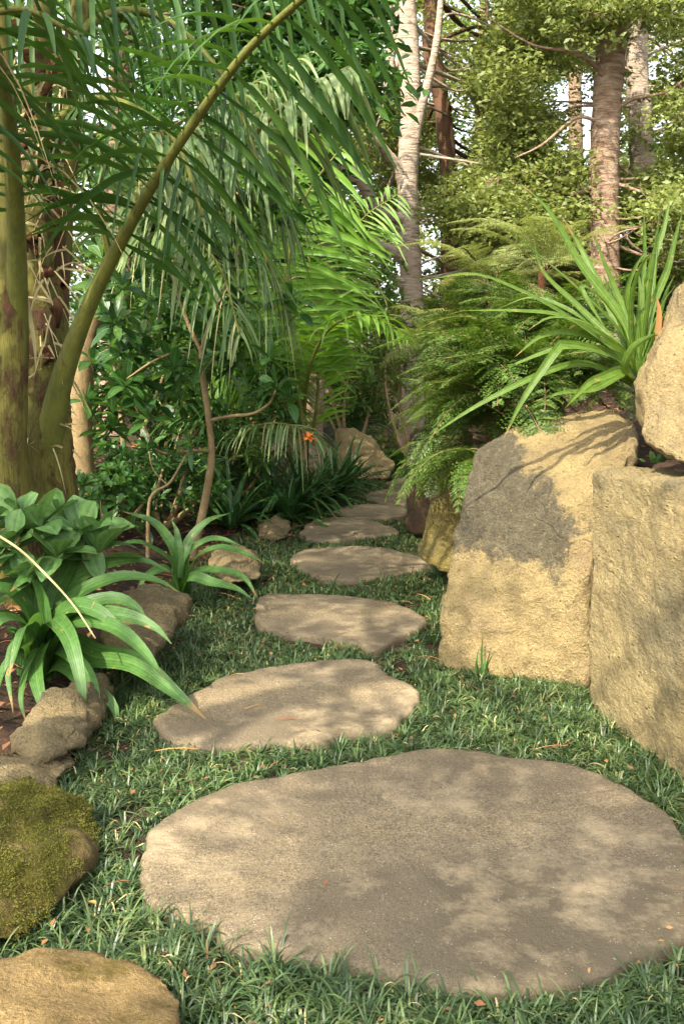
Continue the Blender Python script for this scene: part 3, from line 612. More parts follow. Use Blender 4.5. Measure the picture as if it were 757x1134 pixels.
# strap plant on the bank
b = at(705, 425, 4.75)
lil = [[(690, 360, 4.85), (640, 290, 4.9), (608, 235, 4.9), (575, 202, 4.9)],
       [(690, 375, 4.8), (640, 322, 4.7), (590, 278, 4.6), (556, 246, 4.55)],
       [(680, 390, 4.7), (617, 345, 4.5), (565, 318, 4.4), (522, 304, 4.35), (466, 311, 4.3)],
       [(685, 385, 4.8), (625, 352, 4.7), (575, 345, 4.65), (508, 344, 4.6)],
       [(670, 410, 4.6), (640, 403, 4.5), (597, 415, 4.4), (527, 450, 4.35), (470, 487, 4.4)],
       [(690, 400, 4.65), (660, 388, 4.5), (625, 382, 4.4), (617, 386, 4.35), (580, 440, 4.3), (556, 488, 4.3)],
       [(710, 350, 4.85), (722, 290, 4.9), (735, 250, 4.95), (742, 212, 5.0)],
       [(718, 350, 4.8), (738, 300, 4.8), (748, 260, 4.8), (756, 232, 4.8)],
       [(705, 360, 4.9), (712, 290, 5.0), (712, 225, 5.0)],
       [(690, 370, 4.75), (672, 340, 4.65), (655, 322, 4.6), (643, 320, 4.55), (675, 372, 4.5)],
       [(690, 410, 4.5), (700, 385, 4.4), (722, 372, 4.35), (735, 372, 4.3)],
       [(690, 410, 4.55), (665, 418, 4.45), (650, 425, 4.4), (625, 452, 4.3)],
       [(700, 360, 4.8), (692, 330, 4.8), (700, 300, 4.8), (718, 272, 4.8)],
       [(725, 370, 4.7), (748, 330, 4.6), (768, 290, 4.5), (780, 250, 4.5)],
       [(680, 380, 4.9), (640, 340, 5.0), (600, 300, 5.05), (590, 262, 5.05)],
       [(690, 370, 5.0), (660, 310, 5.2), (640, 270, 5.3), (622, 240, 5.3)],
       [(680, 395, 4.85), (630, 385, 4.9), (580, 400, 4.9), (540, 420, 4.9)],
       [(690, 415, 4.6), (655, 432, 4.5), (620, 436, 4.4), (590, 445, 4.4)],
       [(680, 380, 4.9), (640, 350, 5.0), (590, 330, 5.1), (545, 345, 5.15)],
       [(696, 360, 4.85), (680, 320, 4.9), (668, 290, 4.9), (655, 255, 4.9)],
       [(700, 365, 4.75), (702, 320, 4.7), (716, 285, 4.65), (728, 280, 4.6)],
       [(695, 395, 4.6), (650, 360, 4.45), (610, 352, 4.35), (585, 365, 4.3)],
       [(683, 390, 4.7), (640, 370, 4.6), (600, 372, 4.55), (570, 395, 4.5)]]
sp = strap_plant('strap_leaf_plant', 'spiky strap leaved plant spreading long green blades above the tall yellow boulder', 'spiky plant', b, lil, 'strap', [0.05, 0.046, 0.044, 0.04, 0.036], fold=0.4, roll=1.05, nrand=12, rL=(0.6, 0.95), el=(40, 85), droop=(0.05, 0.4), az=(-60, 120))
mb = MB(); strap_leaf(mb, [at(727, 375, 4.45), at(729, 345, 4.43), at(726, 328, 4.43)], 0.03, 8)
tag(mb.build('dry_leaf', 'dry', sp, tuple(b)), 'withered orange leaf')
# clivias
def clivia(px, py, Y, label, n, L, flower=None):
    n = int(n * 1.5)
    b = at(px, py, Y); b[2] = terrain(b[0], b[1]) + 0.0
    t = strap_plant('clivia_plant', label, 'clivia', b, [], 'clivia', [0.055, 0.06, 0.05], nrand=n, rL=(L[0] * 1.3, L[1] * 1.6), el=(20, 78), droop=(0.2, 0.75), group='clivias along the left edge')
    if flower:
        fb = np.array(at(*flower)); mb = MB()
        d = rdir(16, -0.1, 0.9); strips(mb, np.repeat(fb[None], 16, 0), d, np.cross(d, [0.2, 0.1, 1]), 0.085, 0.036, 0.3, 3, 'lance', 0.3)
        s = MB(); tube(s, curve([b, (b + fb) / 2 + [0.02, 0, 0.06], fb], 10), [0.009, 0.007], 6)
        st = s.build('flower_stalk', 'clivia', t, tuple(b)); mb.build('flower', 'flower', st, tuple(b)).location = (0, 0, 0)
    return t
clivia(300, 565, 9.0, 'dark clivia at the left end of the clump, above the small tan stone', 34, (0.5, 0.75))
clivia(335, 555, 9.4, 'dark clivia carrying the single orange flower', 36, (0.5, 0.75), (341, 485, 7.9))
clivia(370, 545, 10.2, 'dark clivia spreading its leaves onto the path edge', 34, (0.45, 0.7))
clivia(285, 530, 10.0, 'dark clivia behind the others, below the palm fronds', 30, (0.6, 0.8))
clivia(352, 548, 9.9, 'dark clivia in the middle of the clump, just left of the path edge', 34, (0.45, 0.65))
clivia(318, 548, 8.7, 'dark clivia in front of the flowering one', 30, (0.4, 0.6))
clivia(385, 538, 11.2, 'farthest dark clivia, in front of the sunlit tan rock', 26, (0.4, 0.55))
clivia(255, 575, 8.2, 'dark clivia beside the thin shrub stem', 26, (0.45, 0.6))
# bright low plant at the end of the path
b = at(440, 505, 12.6); b[2] = terrain(b[0], b[1])
strap_plant('hosta_plant', 'bright green leafy clump at the far bend of the path', 'leafy plant', b, [], 'lily', [0.13, 0.11], nrand=36, rL=(0.5, 0.8), el=(30, 80), droop=(0.3, 0.8))
b = at(412, 500, 14.0); b[2] = terrain(b[0], b[1])
strap_plant('hosta_plant', 'second bright leafy clump partly behind the sunlit tan rock', 'leafy plant', b, [], 'lily', [0.1, 0.08], nrand=26, rL=(0.4, 0.6), el=(30, 80), droop=(0.3, 0.8))
# small grass tuft at the foot of the tall boulder
b = gr(535, 748, 0.0)
strap_plant('grass_tuft', 'thin upright grass tuft at the foot of the tall yellow boulder', 'grass tuft', b, [[(533, 725, b[1]), (534, 702, b[1])], [(522, 738, b[1]), (512, 730, b[1])]], 'lily', [0.012], nrand=7, rL=(0.1, 0.2), el=(55, 85), droop=(0.1, 0.4))
# seedling in the crevice
b = at(728, 512, 3.9)
strap_plant('seedling', 'tiny green seedling in the leafy crevice above the squared block', 'seedling', b, [], 'lily', [0.025], nrand=9, rL=(0.04, 0.08), el=(15, 70), droop=(0.1, 0.4))

# ------------------------------------------------------------------ broad leaved shrubs
def rosette_leaves(mb, c, axis, n, L, W, prof='obov', fold=0.25, spread=(5, 75), droop=(0.1, 0.5), segs=5):
    axis = unit(axis); ref = np.array([0, 0, 1.0]) if abs(axis[2]) < 0.9 else np.array([1.0, 0, 0])
    A = unit(np.cross(axis, ref)); B = np.cross(axis, A)
    a = np.arange(n) * 2.39996 + rng.uniform(0, 6); e = np.radians(np.linspace(spread[1], spread[0], n)) * rng.uniform(0.85, 1.15, n)
    rad = A * np.cos(a)[:, None] + B * np.sin(a)[:, None]
    d = unit(rad * np.cos(e)[:, None] + axis * np.sin(e)[:, None])
    side = np.cross(d, axis)
    strips(mb, c + axis * rng.uniform(-0.03, 0.01, n)[:, None], d, side, L * rng.uniform(0.7, 1.1, n), W * rng.uniform(0.8, 1.1, n), rng.uniform(*droop, n), segs, prof, fold)
def shrub(name, label, cat, stems, tips, leaf, mat, nleaf=9, L=0.16, W=0.06, stem_mat='stem', group=None, axis=None, spread=(-15, 70)):
    base = np.array(stems[0][0][0]); t = thing(name, label, cat, base, group)
    for pts, r in stems:
        mb = MB(); tube(mb, curve(pts, 22), r, 8, rough=0.05); mb.build('stem', stem_mat, t, base)
    mb = MB()
    for p in tips:
        ax = unit(np.array([rng.normal(0, 0.45), rng.normal(0, 0.45) - 0.15, 1.0])) if axis is None else axis
        rosette_leaves(mb, np.array(p), ax, nleaf, L, W, leaf, spread=spread)
    mb.build('foliage', mat, t, base)
    return t
g0 = at(60, 700, 4.6); g0[2] = terrain(g0[0], g0[1])
tips = [at(44, 585, 4.35), at(92, 592, 4.4), at(15, 605, 4.25), at(110, 612, 4.35), at(65, 618, 4.25), at(-12, 580, 4.3), at(70, 575, 4.55), at(20, 570, 4.5), at(35, 640, 4.2), at(-10, 635, 4.15)]
shrub('broadleaf_shrub', 'low shrub of matt blue green rounded leaves above the large lily', 'shrub', [([g0, (g0 + p) / 2 + [0, 0, 0.04], p], [0.012, 0.007]) for p in tips], tips, 'obov', 'shrub_blue', 9, 0.23, 0.115, spread=(0, 70))
# thin-stemmed tree shrub in the middle of the left bed
Y = 6.9
stm = [at(212, 600, Y), at(226, 560, Y), at(234, 510, Y), at(232, 470, Y), at(225, 420, Y), at(223, 385, Y)]
stm[0][2] = terrain(stm[0][0], stm[0][1])
stems = [(stm, [0.034, 0.026, 0.02]),
         ([at(223, 390, Y), at(205, 350, Y + .1), at(190, 300, Y + .2), at(180, 250, Y + .3)], [0.016, 0.008]),
         ([at(223, 390, Y), at(235, 350, Y - .1), at(255, 310, Y - .1), at(270, 260, Y)], [0.016, 0.008]),
         ([at(231, 466, Y), at(255, 461, Y - .1), at(280, 458, Y - .2), at(298, 447, Y - .25), at(305, 432, Y - .25)], [0.014, 0.008]),
         ([at(233, 500, Y), at(215, 499, Y - .1), at(185, 502, Y - .15), at(170, 495, Y - .2), at(160, 470, Y - .2), at(150, 450, Y - .2)], [0.012, 0.007]),
         ([at(223, 400, Y), at(200, 390, Y - .2), at(170, 400, Y - .3), at(140, 420, Y - .3)], [0.012, 0.006])]
tips = [at(305, 428, Y - .25), at(320, 440, Y - .2), at(150, 445, Y - .2), at(165, 462, Y - .25), at(140, 425, Y - .3), at(180, 250, Y + .3), at(270, 260, Y), at(125, 455, Y - .2)]
for k in range(46):
    tips.append(at(rng.uniform(110, 330), rng.uniform(235, 410), Y + rng.uniform(-.5, .6)))
for k in range(14):
    tips.append(at(rng.uniform(85, 210), rng.uniform(400, 480), Y + rng.uniform(-.4, .5)))
shrub('broadleaf_shrub', 'slender stemmed shrub with dark oval leaves behind the smaller lily', 'shrub', stems, tips, 'obov', 'dark_glossy', 9, 0.2, 0.07)
Y = 6.6
b0 = at(163, 585, Y); b0[2] = terrain(b0[0], b0[1])
shrub('broadleaf_shrub', 'crooked pale twig with few leaves left of the slender shrub stem', 'shrub',
      [([b0, at(165, 560, Y), at(172, 545, Y), at(188, 535, Y), at(200, 515, Y), at(210, 498, Y)], [0.016, 0.011, 0.006]), ([at(185, 537, Y), at(170, 520, Y), at(165, 500, Y)], [0.006, 0.004])],
      [at(210, 492, Y), at(165, 495, Y), at(195, 500, Y + .1)], 'obov', 'dark_glossy', 7, 0.15, 0.055)
def bush(name, label, cat, center, rad, nt, leaf, mat, L, W, nleaf=8, group=None, stemn=4, stem_mat='stem'):
    c = np.array(center); gz = float(terrain(c[0], c[1])); base = np.array([c[0], c[1], gz])
    d = rdir(nt); rr = rng.uniform(0.35, 1.0, nt) ** 0.5
    tips = c + d * rr[:, None] * np.array(rad); tips[:, 2] = np.maximum(tips[:, 2], gz + 0.1)
    stems = []
    for k in range(stemn):
        p = tips[k]; stems.append(([base + rng.normal(0, 0.06, 3) * [1, 1, 0], (base + p) / 2 + rng.normal(0, 0.08, 3), p], [0.03, 0.01]))
    return shrub(name, label, cat, stems, tips, leaf, mat, nleaf, L, W, stem_mat, group)
G = 'background shrubs of the left bed'
bush('garden_bush', 'dense dark bush filling the space behind the palm trunk', 'bush', at(140, 470, 8.6), (0.9, 0.6, 0.9), 130, 'lance', 'dark_glossy', 0.17, 0.045, group=G)
bush('garden_bush', 'dark narrow leaved bush behind the slender shrub stem', 'bush', at(235, 440, 9.2), (0.75, 0.6, 0.95), 130, 'lance', 'dark_glossy', 0.18, 0.04, group=G)
bush('garden_bush', 'mid green bush behind the clivias and the bright palm', 'bush', at(290, 400, 11.8), (0.7, 0.6, 1.2), 150, 'obov', 'mid', 0.16, 0.055, group=G)
bush('garden_bush', 'shaded bush low behind the palm trunk', 'bush', at(110, 540, 7.8), (0.6, 0.5, 0.45), 70, 'lance', 'dark_glossy', 0.15, 0.035, group=G)
bush('garden_bush', 'leafy bush beyond the left edge of the picture, level with the large lily', 'bush', (-2.75, 4.4, 0.75), (0.6, 0.6, 0.4), 80, 'obov', 'dark_glossy', 0.17, 0.06, group=G)
bush('garden_bush', 'leafy bush beyond the left edge of the picture, beside the thick palm trunk', 'bush', (-3.2, 6.2, 1.0), (0.8, 0.7, 0.6), 110, 'lance', 'mid', 0.18, 0.045, group=G)
bush('garden_bush', 'tall dark bush at the far left behind the palm', 'bush', at(60, 300, 9.0), (1.2, 0.7, 1.7), 190, 'obov', 'dark_glossy', 0.17, 0.06, group=G)
bush('garden_bush', 'tall leafy bush filling the gap between the two palms', 'bush', at(215, 260, 10.5), (1.1, 0.8, 1.7), 220, 'obov', 'dark_glossy', 0.16, 0.055, group=G)
bush('garden_bush', 'pale green bush closing the end of the path below the pale ringed trunk', 'bush', at(425, 425, 15.5), (0.9, 0.6, 1.1), 170, 'obov', 'light', 0.13, 0.05, group=G)
bush('garden_bush', 'pale green bush hiding the foot of the pale ringed trunk', 'bush', at(452, 388, 12.9), (0.5, 0.4, 0.62), 150, 'obov', 'light', 0.1, 0.04, group=G)
bush('garden_bush', 'glossy bush right of the bright palm, below the pale trunk', 'bush', at(395, 360, 13.0), (0.75, 0.6, 1.4), 200, 'obov', 'mid', 0.13, 0.05, group=G)

bush('garden_bush', 'low leafy bush at the foot of the slender shrub stem', 'bush', at(185, 535, 7.5), (0.45, 0.35, 0.3), 60, 'lance', 'dark_glossy', 0.14, 0.035, group=G)
bush('garden_bush', 'low leafy bush between the palm trunk and the crooked pale twig', 'bush', at(120, 555, 6.9), (0.4, 0.35, 0.25), 50, 'obov', 'dark_glossy', 0.12, 0.045, group=G)
bush('garden_bush', 'low bush between the slender shrub stem and the clivias', 'bush', at(252, 525, 8.8), (0.4, 0.35, 0.4), 60, 'lance', 'mid', 0.14, 0.035, group=G)
bush('garden_bush', 'mid green bush high behind the slender shrub', 'bush', at(190, 380, 9.8), (0.9, 0.5, 0.8), 120, 'obov', 'mid', 0.16, 0.055, group=G)
# ------------------------------------------------------------------ palms
def frond(t, ctrl, base, n, L, W, mats, droop=(0.3, 0.9), start=0.25, r=(0.03, 0.008), spread=0.75, hang=0.0, Lprof=None, segs=5, up=None, side_only=0, label=None, side_vec=None, jit=0.07):
    P = curve(ctrl, 60); T = unit(np.gradient(P, axis=0))
    mb = MB(); tube(mb, P, r, 8, 0)
    upv = np.array([0, 0, 1.0]) if up is None else np.array(up, float)
    S = np.cross(T, upv); S = unit(S)
    if side_vec is not None: S = unit(np.array(side_vec, float)); S = unit(S - (S * T).sum(-1, keepdims=True) * T)
    u = np.linspace(start, 0.995, n)
    for s in ((-1, 1) if side_only == 0 else (side_only,)):
        uu = np.clip(u + rng.normal(0, 0.007, n), 0, 1)
        idx = uu * 59
        p = np.stack([np.interp(idx, np.arange(60), P[:, k]) for k in range(3)], 1)
        tt = unit(np.stack([np.interp(idx, np.arange(60), T[:, k]) for k in range(3)], 1))
        sd = unit(np.stack([np.interp(idx, np.arange(60), S[:, k]) for k in range(3)], 1))
        nn = np.cross(sd, tt)
        d = unit(tt * (1 - spread) + sd * s * spread + nn * rng.uniform(0.0, 0.28, n)[:, None] + rng.normal(0, jit, (n, 3)) + np.array([0, 0, -hang]))
        v = (u - start) / (1 - start)
        ll = L * (0.55 + 0.45 * np.sin(np.pi * np.clip(v * 0.9 + 0.1, 0, 1))) * np.where(v > 0.8, 1 - (v - 0.8) * 2.2, 1) * rng.uniform(0.7, 1.12, n)
        side = np.cross(d, nn) + rng.normal(0, 0.15, (n, 3))
        ww = W * rng.uniform(0.75, 1.15, n); dd_ = rng.uniform(*droop, n); dry = rng.uniform(size=n) < 0.025
        strips(mb, p[~dry], d[~dry], side[~dry], ll[~dry], ww[~dry], dd_[~dry], segs, 'lance', 0.35, 1)
        if dry.any(): strips(mb, p[dry], d[dry], side[dry], ll[dry] * 0.8, ww[dry] * 0.4, dd_[dry] + 0.6, segs, 'lance', 0.5, 2)
    o = mb.build('frond', list(mats) + ['straw'], t, base)
    if label: o['label'] = label
    return o
# big palm at the left edge
pb = at(42, 560, 5.6); pb[2] = terrain(pb[0], pb[1])
palm = thing('palm_tree', 'large palm with thick olive trunk and brown fibre at the left edge', 'palm', pb, 'palms')
def trunk(t, base, pts, r, mat='palm_trunk', sides=18, rough=0.03, name='trunk'):
    mb = MB(); tube(mb, curve(pts, 40), r, sides, rough=rough); return mb.build(name, mat, t, base)
fl = lambda p, z=None: np.array([p[0], p[1], terrain(p[0], p[1]) - 0.05])
trunk(palm, pb, [fl(at(50, 560, 5.6)), at(48, 530, 5.6), at(45, 470, 5.6), at(42, 400, 5.65)], [0.23, 0.2, 0.17, 0.15])
trunk(palm, pb, [at(44, 470, 5.62), at(42, 380, 5.65), at(40, 250, 5.7), at(42, 100, 5.75), at(50, -60, 5.8)], [0.15, 0.1, 0.08, 0.07])
trunk(palm, pb, [fl(at(8, 560, 5.2)), at(6, 500, 5.2), at(8, 380, 5.2), at(4, 200, 5.25), at(-5, 20, 5.3), at(-10, -80, 5.3)], [0.13, 0.11, 0.085, 0.07])
trunk(palm, pb, [at(55, 470, 5.7), at(58, 330, 5.8), at(72, 180, 5.85), at(85, 40, 5.9), at(95, -60, 5.9)], [0.12, 0.075, 0.06])
PM = ['petiole', 'palm']
frond(palm, [at(46, 560, 5.6), at(56, 480, 5.5), at(72, 410, 5.42), at(105, 325, 5.25), at(160, 220, 4.95), at(215, 135, 4.7), at(275, 55, 4.45), at(345, -10, 4.2), at(400, -50, 4.0)], pb, 22, 0.7, 0.038, PM, (0.1, 0.8), 0.47, (0.1, 0.07, 0.045, 0.032, 0.024, 0.018, 0.012), 0.85, 0.12, side_vec=(0.85, 0.35, -0.3), jit=0.11)
frond(palm, [at(20, 400, 5.3), at(18, 250, 5.0), at(5, 100, 4.6), at(-40, -60, 4.1)], pb, 22, 0.8, 0.035, PM, (0.3, 0.8), 0.4, (0.06, 0.04, 0.02), 0.8, 0.1)
frond(palm, [at(-120, 20, 5.4), at(0, -35, 5.4), at(130, -55, 5.35), at(280, -50, 5.3), at(370, -20, 5.3)], pb, 22, 0.75, 0.03, PM, (0.5, 1.0), 0.08, (0.03, 0.02, 0.008), 0.7, 0.75)
frond(palm, [at(60, 80, 5.7), at(110, 20, 5.9), at(180, 20, 6.0), at(250, 90, 6.0), at(290, 190, 5.9)], pb, 20, 0.5, 0.026, PM, (0.6, 1.1), 0.2, (0.035, 0.02, 0.008), 0.7, 0.3)
frond(palm, [at(30, 200, 5.6), at(70, 130, 5.4), at(120, 110, 5.2), at(190, 150, 5.0), at(225, 240, 4.9)], pb, 15, 0.45, 0.022, PM, (0.6, 1.1), 0.25, (0.035, 0.02, 0.008), 0.75, 0.4)
frond(palm, [at(-30, 260, 4.8), at(-60, 120, 4.5), at(-40, 40, 4.3), at(20, 10, 4.2), at(90, 40, 4.2)], pb, 16, 0.6, 0.03, PM, (0.4, 0.9), 0.25, (0.035, 0.02, 0.008), 0.75, 0.2)
# crown out of the top of the picture, shading the bed
for k in range(6):
    a = R(k * 36 + 110); c0 = at(40, -330, 5.8)
    d = np.array([math.cos(a), math.sin(a), 0])
    frond(palm, [c0, c0 + d * 0.6 + [0, 0, 0.8], c0 + d * 1.5 + [0, 0, 1.1], c0 + d * 2.5 + [0, 0, 0.7]], pb, 40, 0.75, 0.05, PM, (0.4, 0.9), 0.2, (0.04, 0.02, 0.008), 0.75, 0.2, segs=4)
# dry fibre on the trunks
fb = MB(); n = 170
pp = np.array([at(rng.uniform(10, 75), rng.uniform(60, 500), 5.5 + rng.uniform(-.04, .12)) for _ in range(n)])
d = unit(rdir(n, -0.9, 0.7) * [1, 0.5, 1] + [0, -0.25, -0.2])
strips(fb, pp, d, np.cross(d, [0, 1, 0.1]), rng.uniform(0.08, 0.3, n), rng.uniform(0.006, 0.016, n), rng.uniform(0.1, 0.9, n), 5, 'blade')
for (x0, y0), (x1, y1), (x2, y2) in [((45, 125), (25, 145), (10, 230)), ((55, 145), (42, 165), (42, 205)), ((85, 220), (70, 260), (58, 290)), ((110, 150), (85, 180), (70, 260)), ((30, 330), (38, 380), (40, 410)), ((60, 300), (85, 330), (95, 345))]:
    strap_leaf(fb, [at(x0, y0, 5.3), at(x1, y1, 5.25), at(x2, y2, 5.25)], 0.025, 10)
fb.build('dry_fibre', 'straw', palm, pb)
for k in range(30):
    c = at(rng.uniform(25, 72), rng.uniform(20, 440), 5.58 + rng.uniform(-.06, .05)); hb = MB()
    tube(hb, curve([c, c + rng.normal(0, 0.03, 3), c + rng.normal(0, 0.05, 3) + [0, 0, -0.08]], 6), [0.022, 0.03, 0.012], 6, rough=0.3)
    hb.build('husk', 'fibre', palm, pb)
# second palm with arching fronds, sun highlights put into their pale colour
pb2 = at(95, 575, 7.4); pb2[2] = terrain(pb2[0], pb2[1])
p2 = thing('palm_tree', 'palm with leaning slim trunk and fronds coloured pale for sun highlights behind the thick trunk', 'palm', pb2, 'palms')
trunk(p2, pb2, [pb2, at(88, 480, 7.4), at(92, 400, 7.4), at(108, 330, 7.4), at(130, 280, 7.4)], [0.11, 0.09, 0.07], 'stem', 12)
PP = ['petiole', 'palm_sunlit']
frond(p2, [at(130, 290, 7.4), at(190, 230, 7.3), at(260, 170, 7.2), at(300, 130, 7.1), at(345, 95, 7.0), at(392, 72, 6.9)], pb2, 64, 0.85, 0.035, PP, (0.5, 1.1), 0.12, (0.04, 0.025, 0.01), 0.6, 0.25)
frond(p2, [at(130, 290, 7.4), at(160, 200, 7.5), at(220, 150, 7.6), at(280, 170, 7.7), at(320, 250, 7.7)], pb2, 60, 0.75, 0.032, PP, (0.5, 1.1), 0.15, (0.035, 0.02, 0.008), 0.65, 0.2)
frond(p2, [at(130, 290, 7.4), at(170, 260, 7.0), at(210, 260, 6.8), at(245, 300, 6.6), at(265, 370, 6.5)], pb2, 30, 0.5, 0.024, PP, (0.5, 1.1), 0.15, (0.03, 0.015, 0.006), 0.65, 0.2)
frond(p2, [at(125, 300, 7.4), at(110, 220, 7.2), at(130, 160, 7.0), at(180, 150, 6.9), at(230, 200, 6.8)], pb2, 30, 0.5, 0.022, PP, (0.6, 1.1), 0.15, (0.03, 0.015, 0.006), 0.65, 0.2)
# bright young palm in the middle
pb3 = at(330, 520, 9.9); pb3[2] = terrain(pb3[0], pb3[1])
p3 = thing('palm_tree', 'young palm with bright yellow green fronds beyond the clivias', 'palm', pb3, 'palms')
trunk(p3, pb3, [pb3, at(326, 440, 9.9), at(322, 380, 9.9), at(320, 300, 10.0)], [0.12, 0.08, 0.06], 'stem', 12)
PB = ['petiole', 'palm_bright']
frond(p3, [at(338, 490, 9.7), at(325, 400, 9.6), at(318, 310, 9.5), at(335, 225, 9.4), at(380, 160, 9.3)], pb3, 36, 0.95, 0.045, PB, (0.15, 0.4), 0.22, (0.03, 0.02, 0.008), 0.85, 0.0, up=(0.2, -1, 0.3))
frond(p3, [at(345, 490, 9.8), at(352, 430, 9.7), at(350, 370, 9.6), at(358, 310, 9.6)], pb3, 40, 0.5, 0.025, PB, (0.05, 0.3), 0.1, (0.02, 0.006), 0.55, 0.0, up=(0, -1, 0.3))
frond(p3, [at(330, 470, 9.8), at(300, 380, 9.9), at(285, 300, 9.9), at(290, 220, 9.8), at(305, 160, 9.7)], pb3, 36, 0.75, 0.04, PB, (0.2, 0.6), 0.25, (0.025, 0.008), 0.75, 0.0, up=(0, -1, 0.3))
frond(p3, [at(335, 470, 9.8), at(345, 400, 9.5), at(370, 360, 9.3), at(410, 350, 9.2), at(450, 375, 9.1)], pb3, 36, 0.6, 0.035, PB, (0.3, 0.7), 0.25, (0.02, 0.006), 0.7, 0.0)
frond(p3, [at(325, 450, 9.8), at(280, 400, 9.5), at(245, 380, 9.3), at(215, 400, 9.2)], pb3, 34, 0.6, 0.035, ['petiole', 'palm'], (0.3, 0.7), 0.2, (0.02, 0.006), 0.7, 0.0)
for c, n_, L_, W_, mm in [([at(130, 290, 7.4), at(185, 240, 7.2), at(240, 235, 7.0), at(290, 280, 6.9), at(320, 350, 6.9)], 60, 0.6, 0.02, PP), ([at(128, 295, 7.4), at(180, 190, 7.6), at(255, 110, 7.8), at(340, 60, 8.0)], 60, 0.7, 0.026, PP)]:
    frond(p2, c, pb2, n_, L_, W_, mm, (0.4, 1.1), 0.15, (0.025, 0.015, 0.006), 0.65, 0.2)
for c, n_, L_ in [([at(330, 480, 9.8), at(310, 360, 9.7), at(270, 270, 9.6), at(225, 230, 9.5)], 44, 0.7), ([at(332, 470, 9.8), at(345, 330, 9.7), at(330, 230, 9.8), at(290, 170, 9.8)], 46, 0.7), ([at(330, 470, 9.8), at(360, 330, 9.9), at(395, 250, 9.9), at(440, 215, 9.9)], 40, 0.6), ([at(330, 480, 9.6), at(290, 420, 9.3), at(250, 400, 9.1), at(205, 425, 9.0)], 40, 0.55)]:
    frond(p3, c, pb3, n_, L_, 0.026, PB, (0.2, 0.8), 0.2, (0.022, 0.012, 0.005), 0.7, 0.0, up=(0.1, -0.9, 0.5))
# low palm whose frond hangs over the clivias
pb4 = at(250, 560, 9.0); pb4[2] = terrain(pb4[0], pb4[1])
p4 = thing('palm_tree', 'low stemless palm whose feathery frond hangs above the clivias', 'palm', pb4, 'palms')
frond(p4, [pb4, at(255, 500, 8.7), at(285, 472, 8.5), at(325, 472, 8.3), at(365, 495, 8.2)], pb4, 44, 0.5, 0.02, ['petiole', 'palm_sunlit'], (0.3, 0.8), 0.3, (0.018, 0.005), 0.65, 0.1)
frond(p4, [pb4, at(240, 490, 8.8), at(215, 460, 8.8), at(180, 470, 8.8), at(150, 510, 8.8)], pb4, 44, 0.5, 0.022, PM, (0.3, 0.8), 0.3, (0.018, 0.005), 0.65, 0.1)
frond(p4, [pb4, at(255, 480, 9.1), at(270, 420, 9.2), at(300, 390, 9.2)], pb4, 44, 0.55, 0.022, PM, (0.3, 0.8), 0.3, (0.018, 0.005), 0.65, 0.0)
frond(p4, [pb4, at(230, 520, 8.5), at(205, 505, 8.2), at(170, 540, 8.0)], pb4, 40, 0.45, 0.022, PM, (0.3, 0.8), 0.3, (0.018, 0.005), 0.65, 0.0)
# cycad at the end
pb5 = at(392, 490, 13.6); pb5[2] = terrain(pb5[0], pb5[1])
p5 = thing('cycad', 'dark cycad with stiff fan of fronds behind the sunlit tan rock', 'cycad', pb5)
for k, (dx, dy) in enumerate([(-28, -60), (-14, -72), (2, -76), (18, -68), (34, -52), (44, -34), (-38, -40)]):
    frond(p5, [pb5 + [0, 0, 0.1], at(392 + dx * .5, 482 + dy * .62, 13.4), at(392 + dx, 485 + dy, 13.2)], pb5, 30, 0.3, 0.02, ['petiole', 'clivia'], (0.0, 0.25), 0.15, (0.015, 0.005), 0.65, 0.0, up=(0, -1, 0.4), segs=3)

# ------------------------------------------------------------------ ferns
def fern_mesh(name, L, npin, plen, mat, droop, npl=10, psize=0.022):
    mb = MB()
    t = np.linspace(0, 1, 30); P = np.stack([0 * t, L * t, L * (0.55 * t - droop * t ** 2.2)], 1)
    tube(mb, P, [0.004, 0.0015], 5, 1, cap=False)
    T = unit(np.gradient(P, axis=0))
    for s in (-1, 1):
        u = np.linspace(0.14, 0.98, npin); idx = u * 29
        p = np.stack([np.interp(idx, np.arange(30), P[:, k]) for k in range(3)], 1)
        tt = unit(np.stack([np.interp(idx, np.arange(30), T[:, k]) for k in range(3)], 1))
        sd = np.tile([s * 1.0, 0, 0], (npin, 1)); nn = np.cross(np.tile([1.0, 0, 0], (npin, 1)), tt)
        d = unit(sd * 0.9 + tt * 0.45 + rng.normal(0, 0.06, (npin, 3)))
        ll = plen * np.sin(np.pi * np.clip(u * 0.82 + 0.16, 0, 1)) ** 0.9
        for s2 in (-1, 1):
            v = np.linspace(0.06, 0.97, npl)
            q = p[:, None] + d[:, None] * (ll[:, None] * v)[..., None] + np.array([0, 0, -1]) * (0.22 * ll[:, None] * v ** 2)[..., None]
            dd = unit(d[:, None] * 0.6 + tt[:, None] * s2 * 0.9 + rng.normal(0, 0.1, (npin, npl, 3)))
            sz = psize * np.clip(1.25 - 0.8 * v, 0.3, 1)[None] * (0.5 + 0.5 * ll / plen)[:, None]
            nrm = np.repeat(nn[:, None], npl, 1) + rng.normal(0, 0.2, (npin, npl, 3))
            kites(mb, q.reshape(-1, 3), dd.reshape(-1, 3), nrm.reshape(-1, 3), sz.ravel() * 1.1, sz.ravel() * 0.58, 0, 0.05)
    return mb.mesh(name, [mat, 'stem'])
FM = [fern_mesh('fern_frond', 0.75, 17, 0.2, 'fern', 0.55, 8, 0.04), fern_mesh('fern_frond', 0.85, 18, 0.22, 'fern', 0.8, 8, 0.042), fern_mesh('fern_frond', 0.65, 15, 0.19, 'fern', 0.95, 8, 0.038)]
FL = [fern_mesh('fern_frond', 1.0, 28, 0.28, 'light', 0.5, 12, 0.027), fern_mesh('fern_frond', 1.1, 30, 0.3, 'light', 0.75, 12, 0.027)]
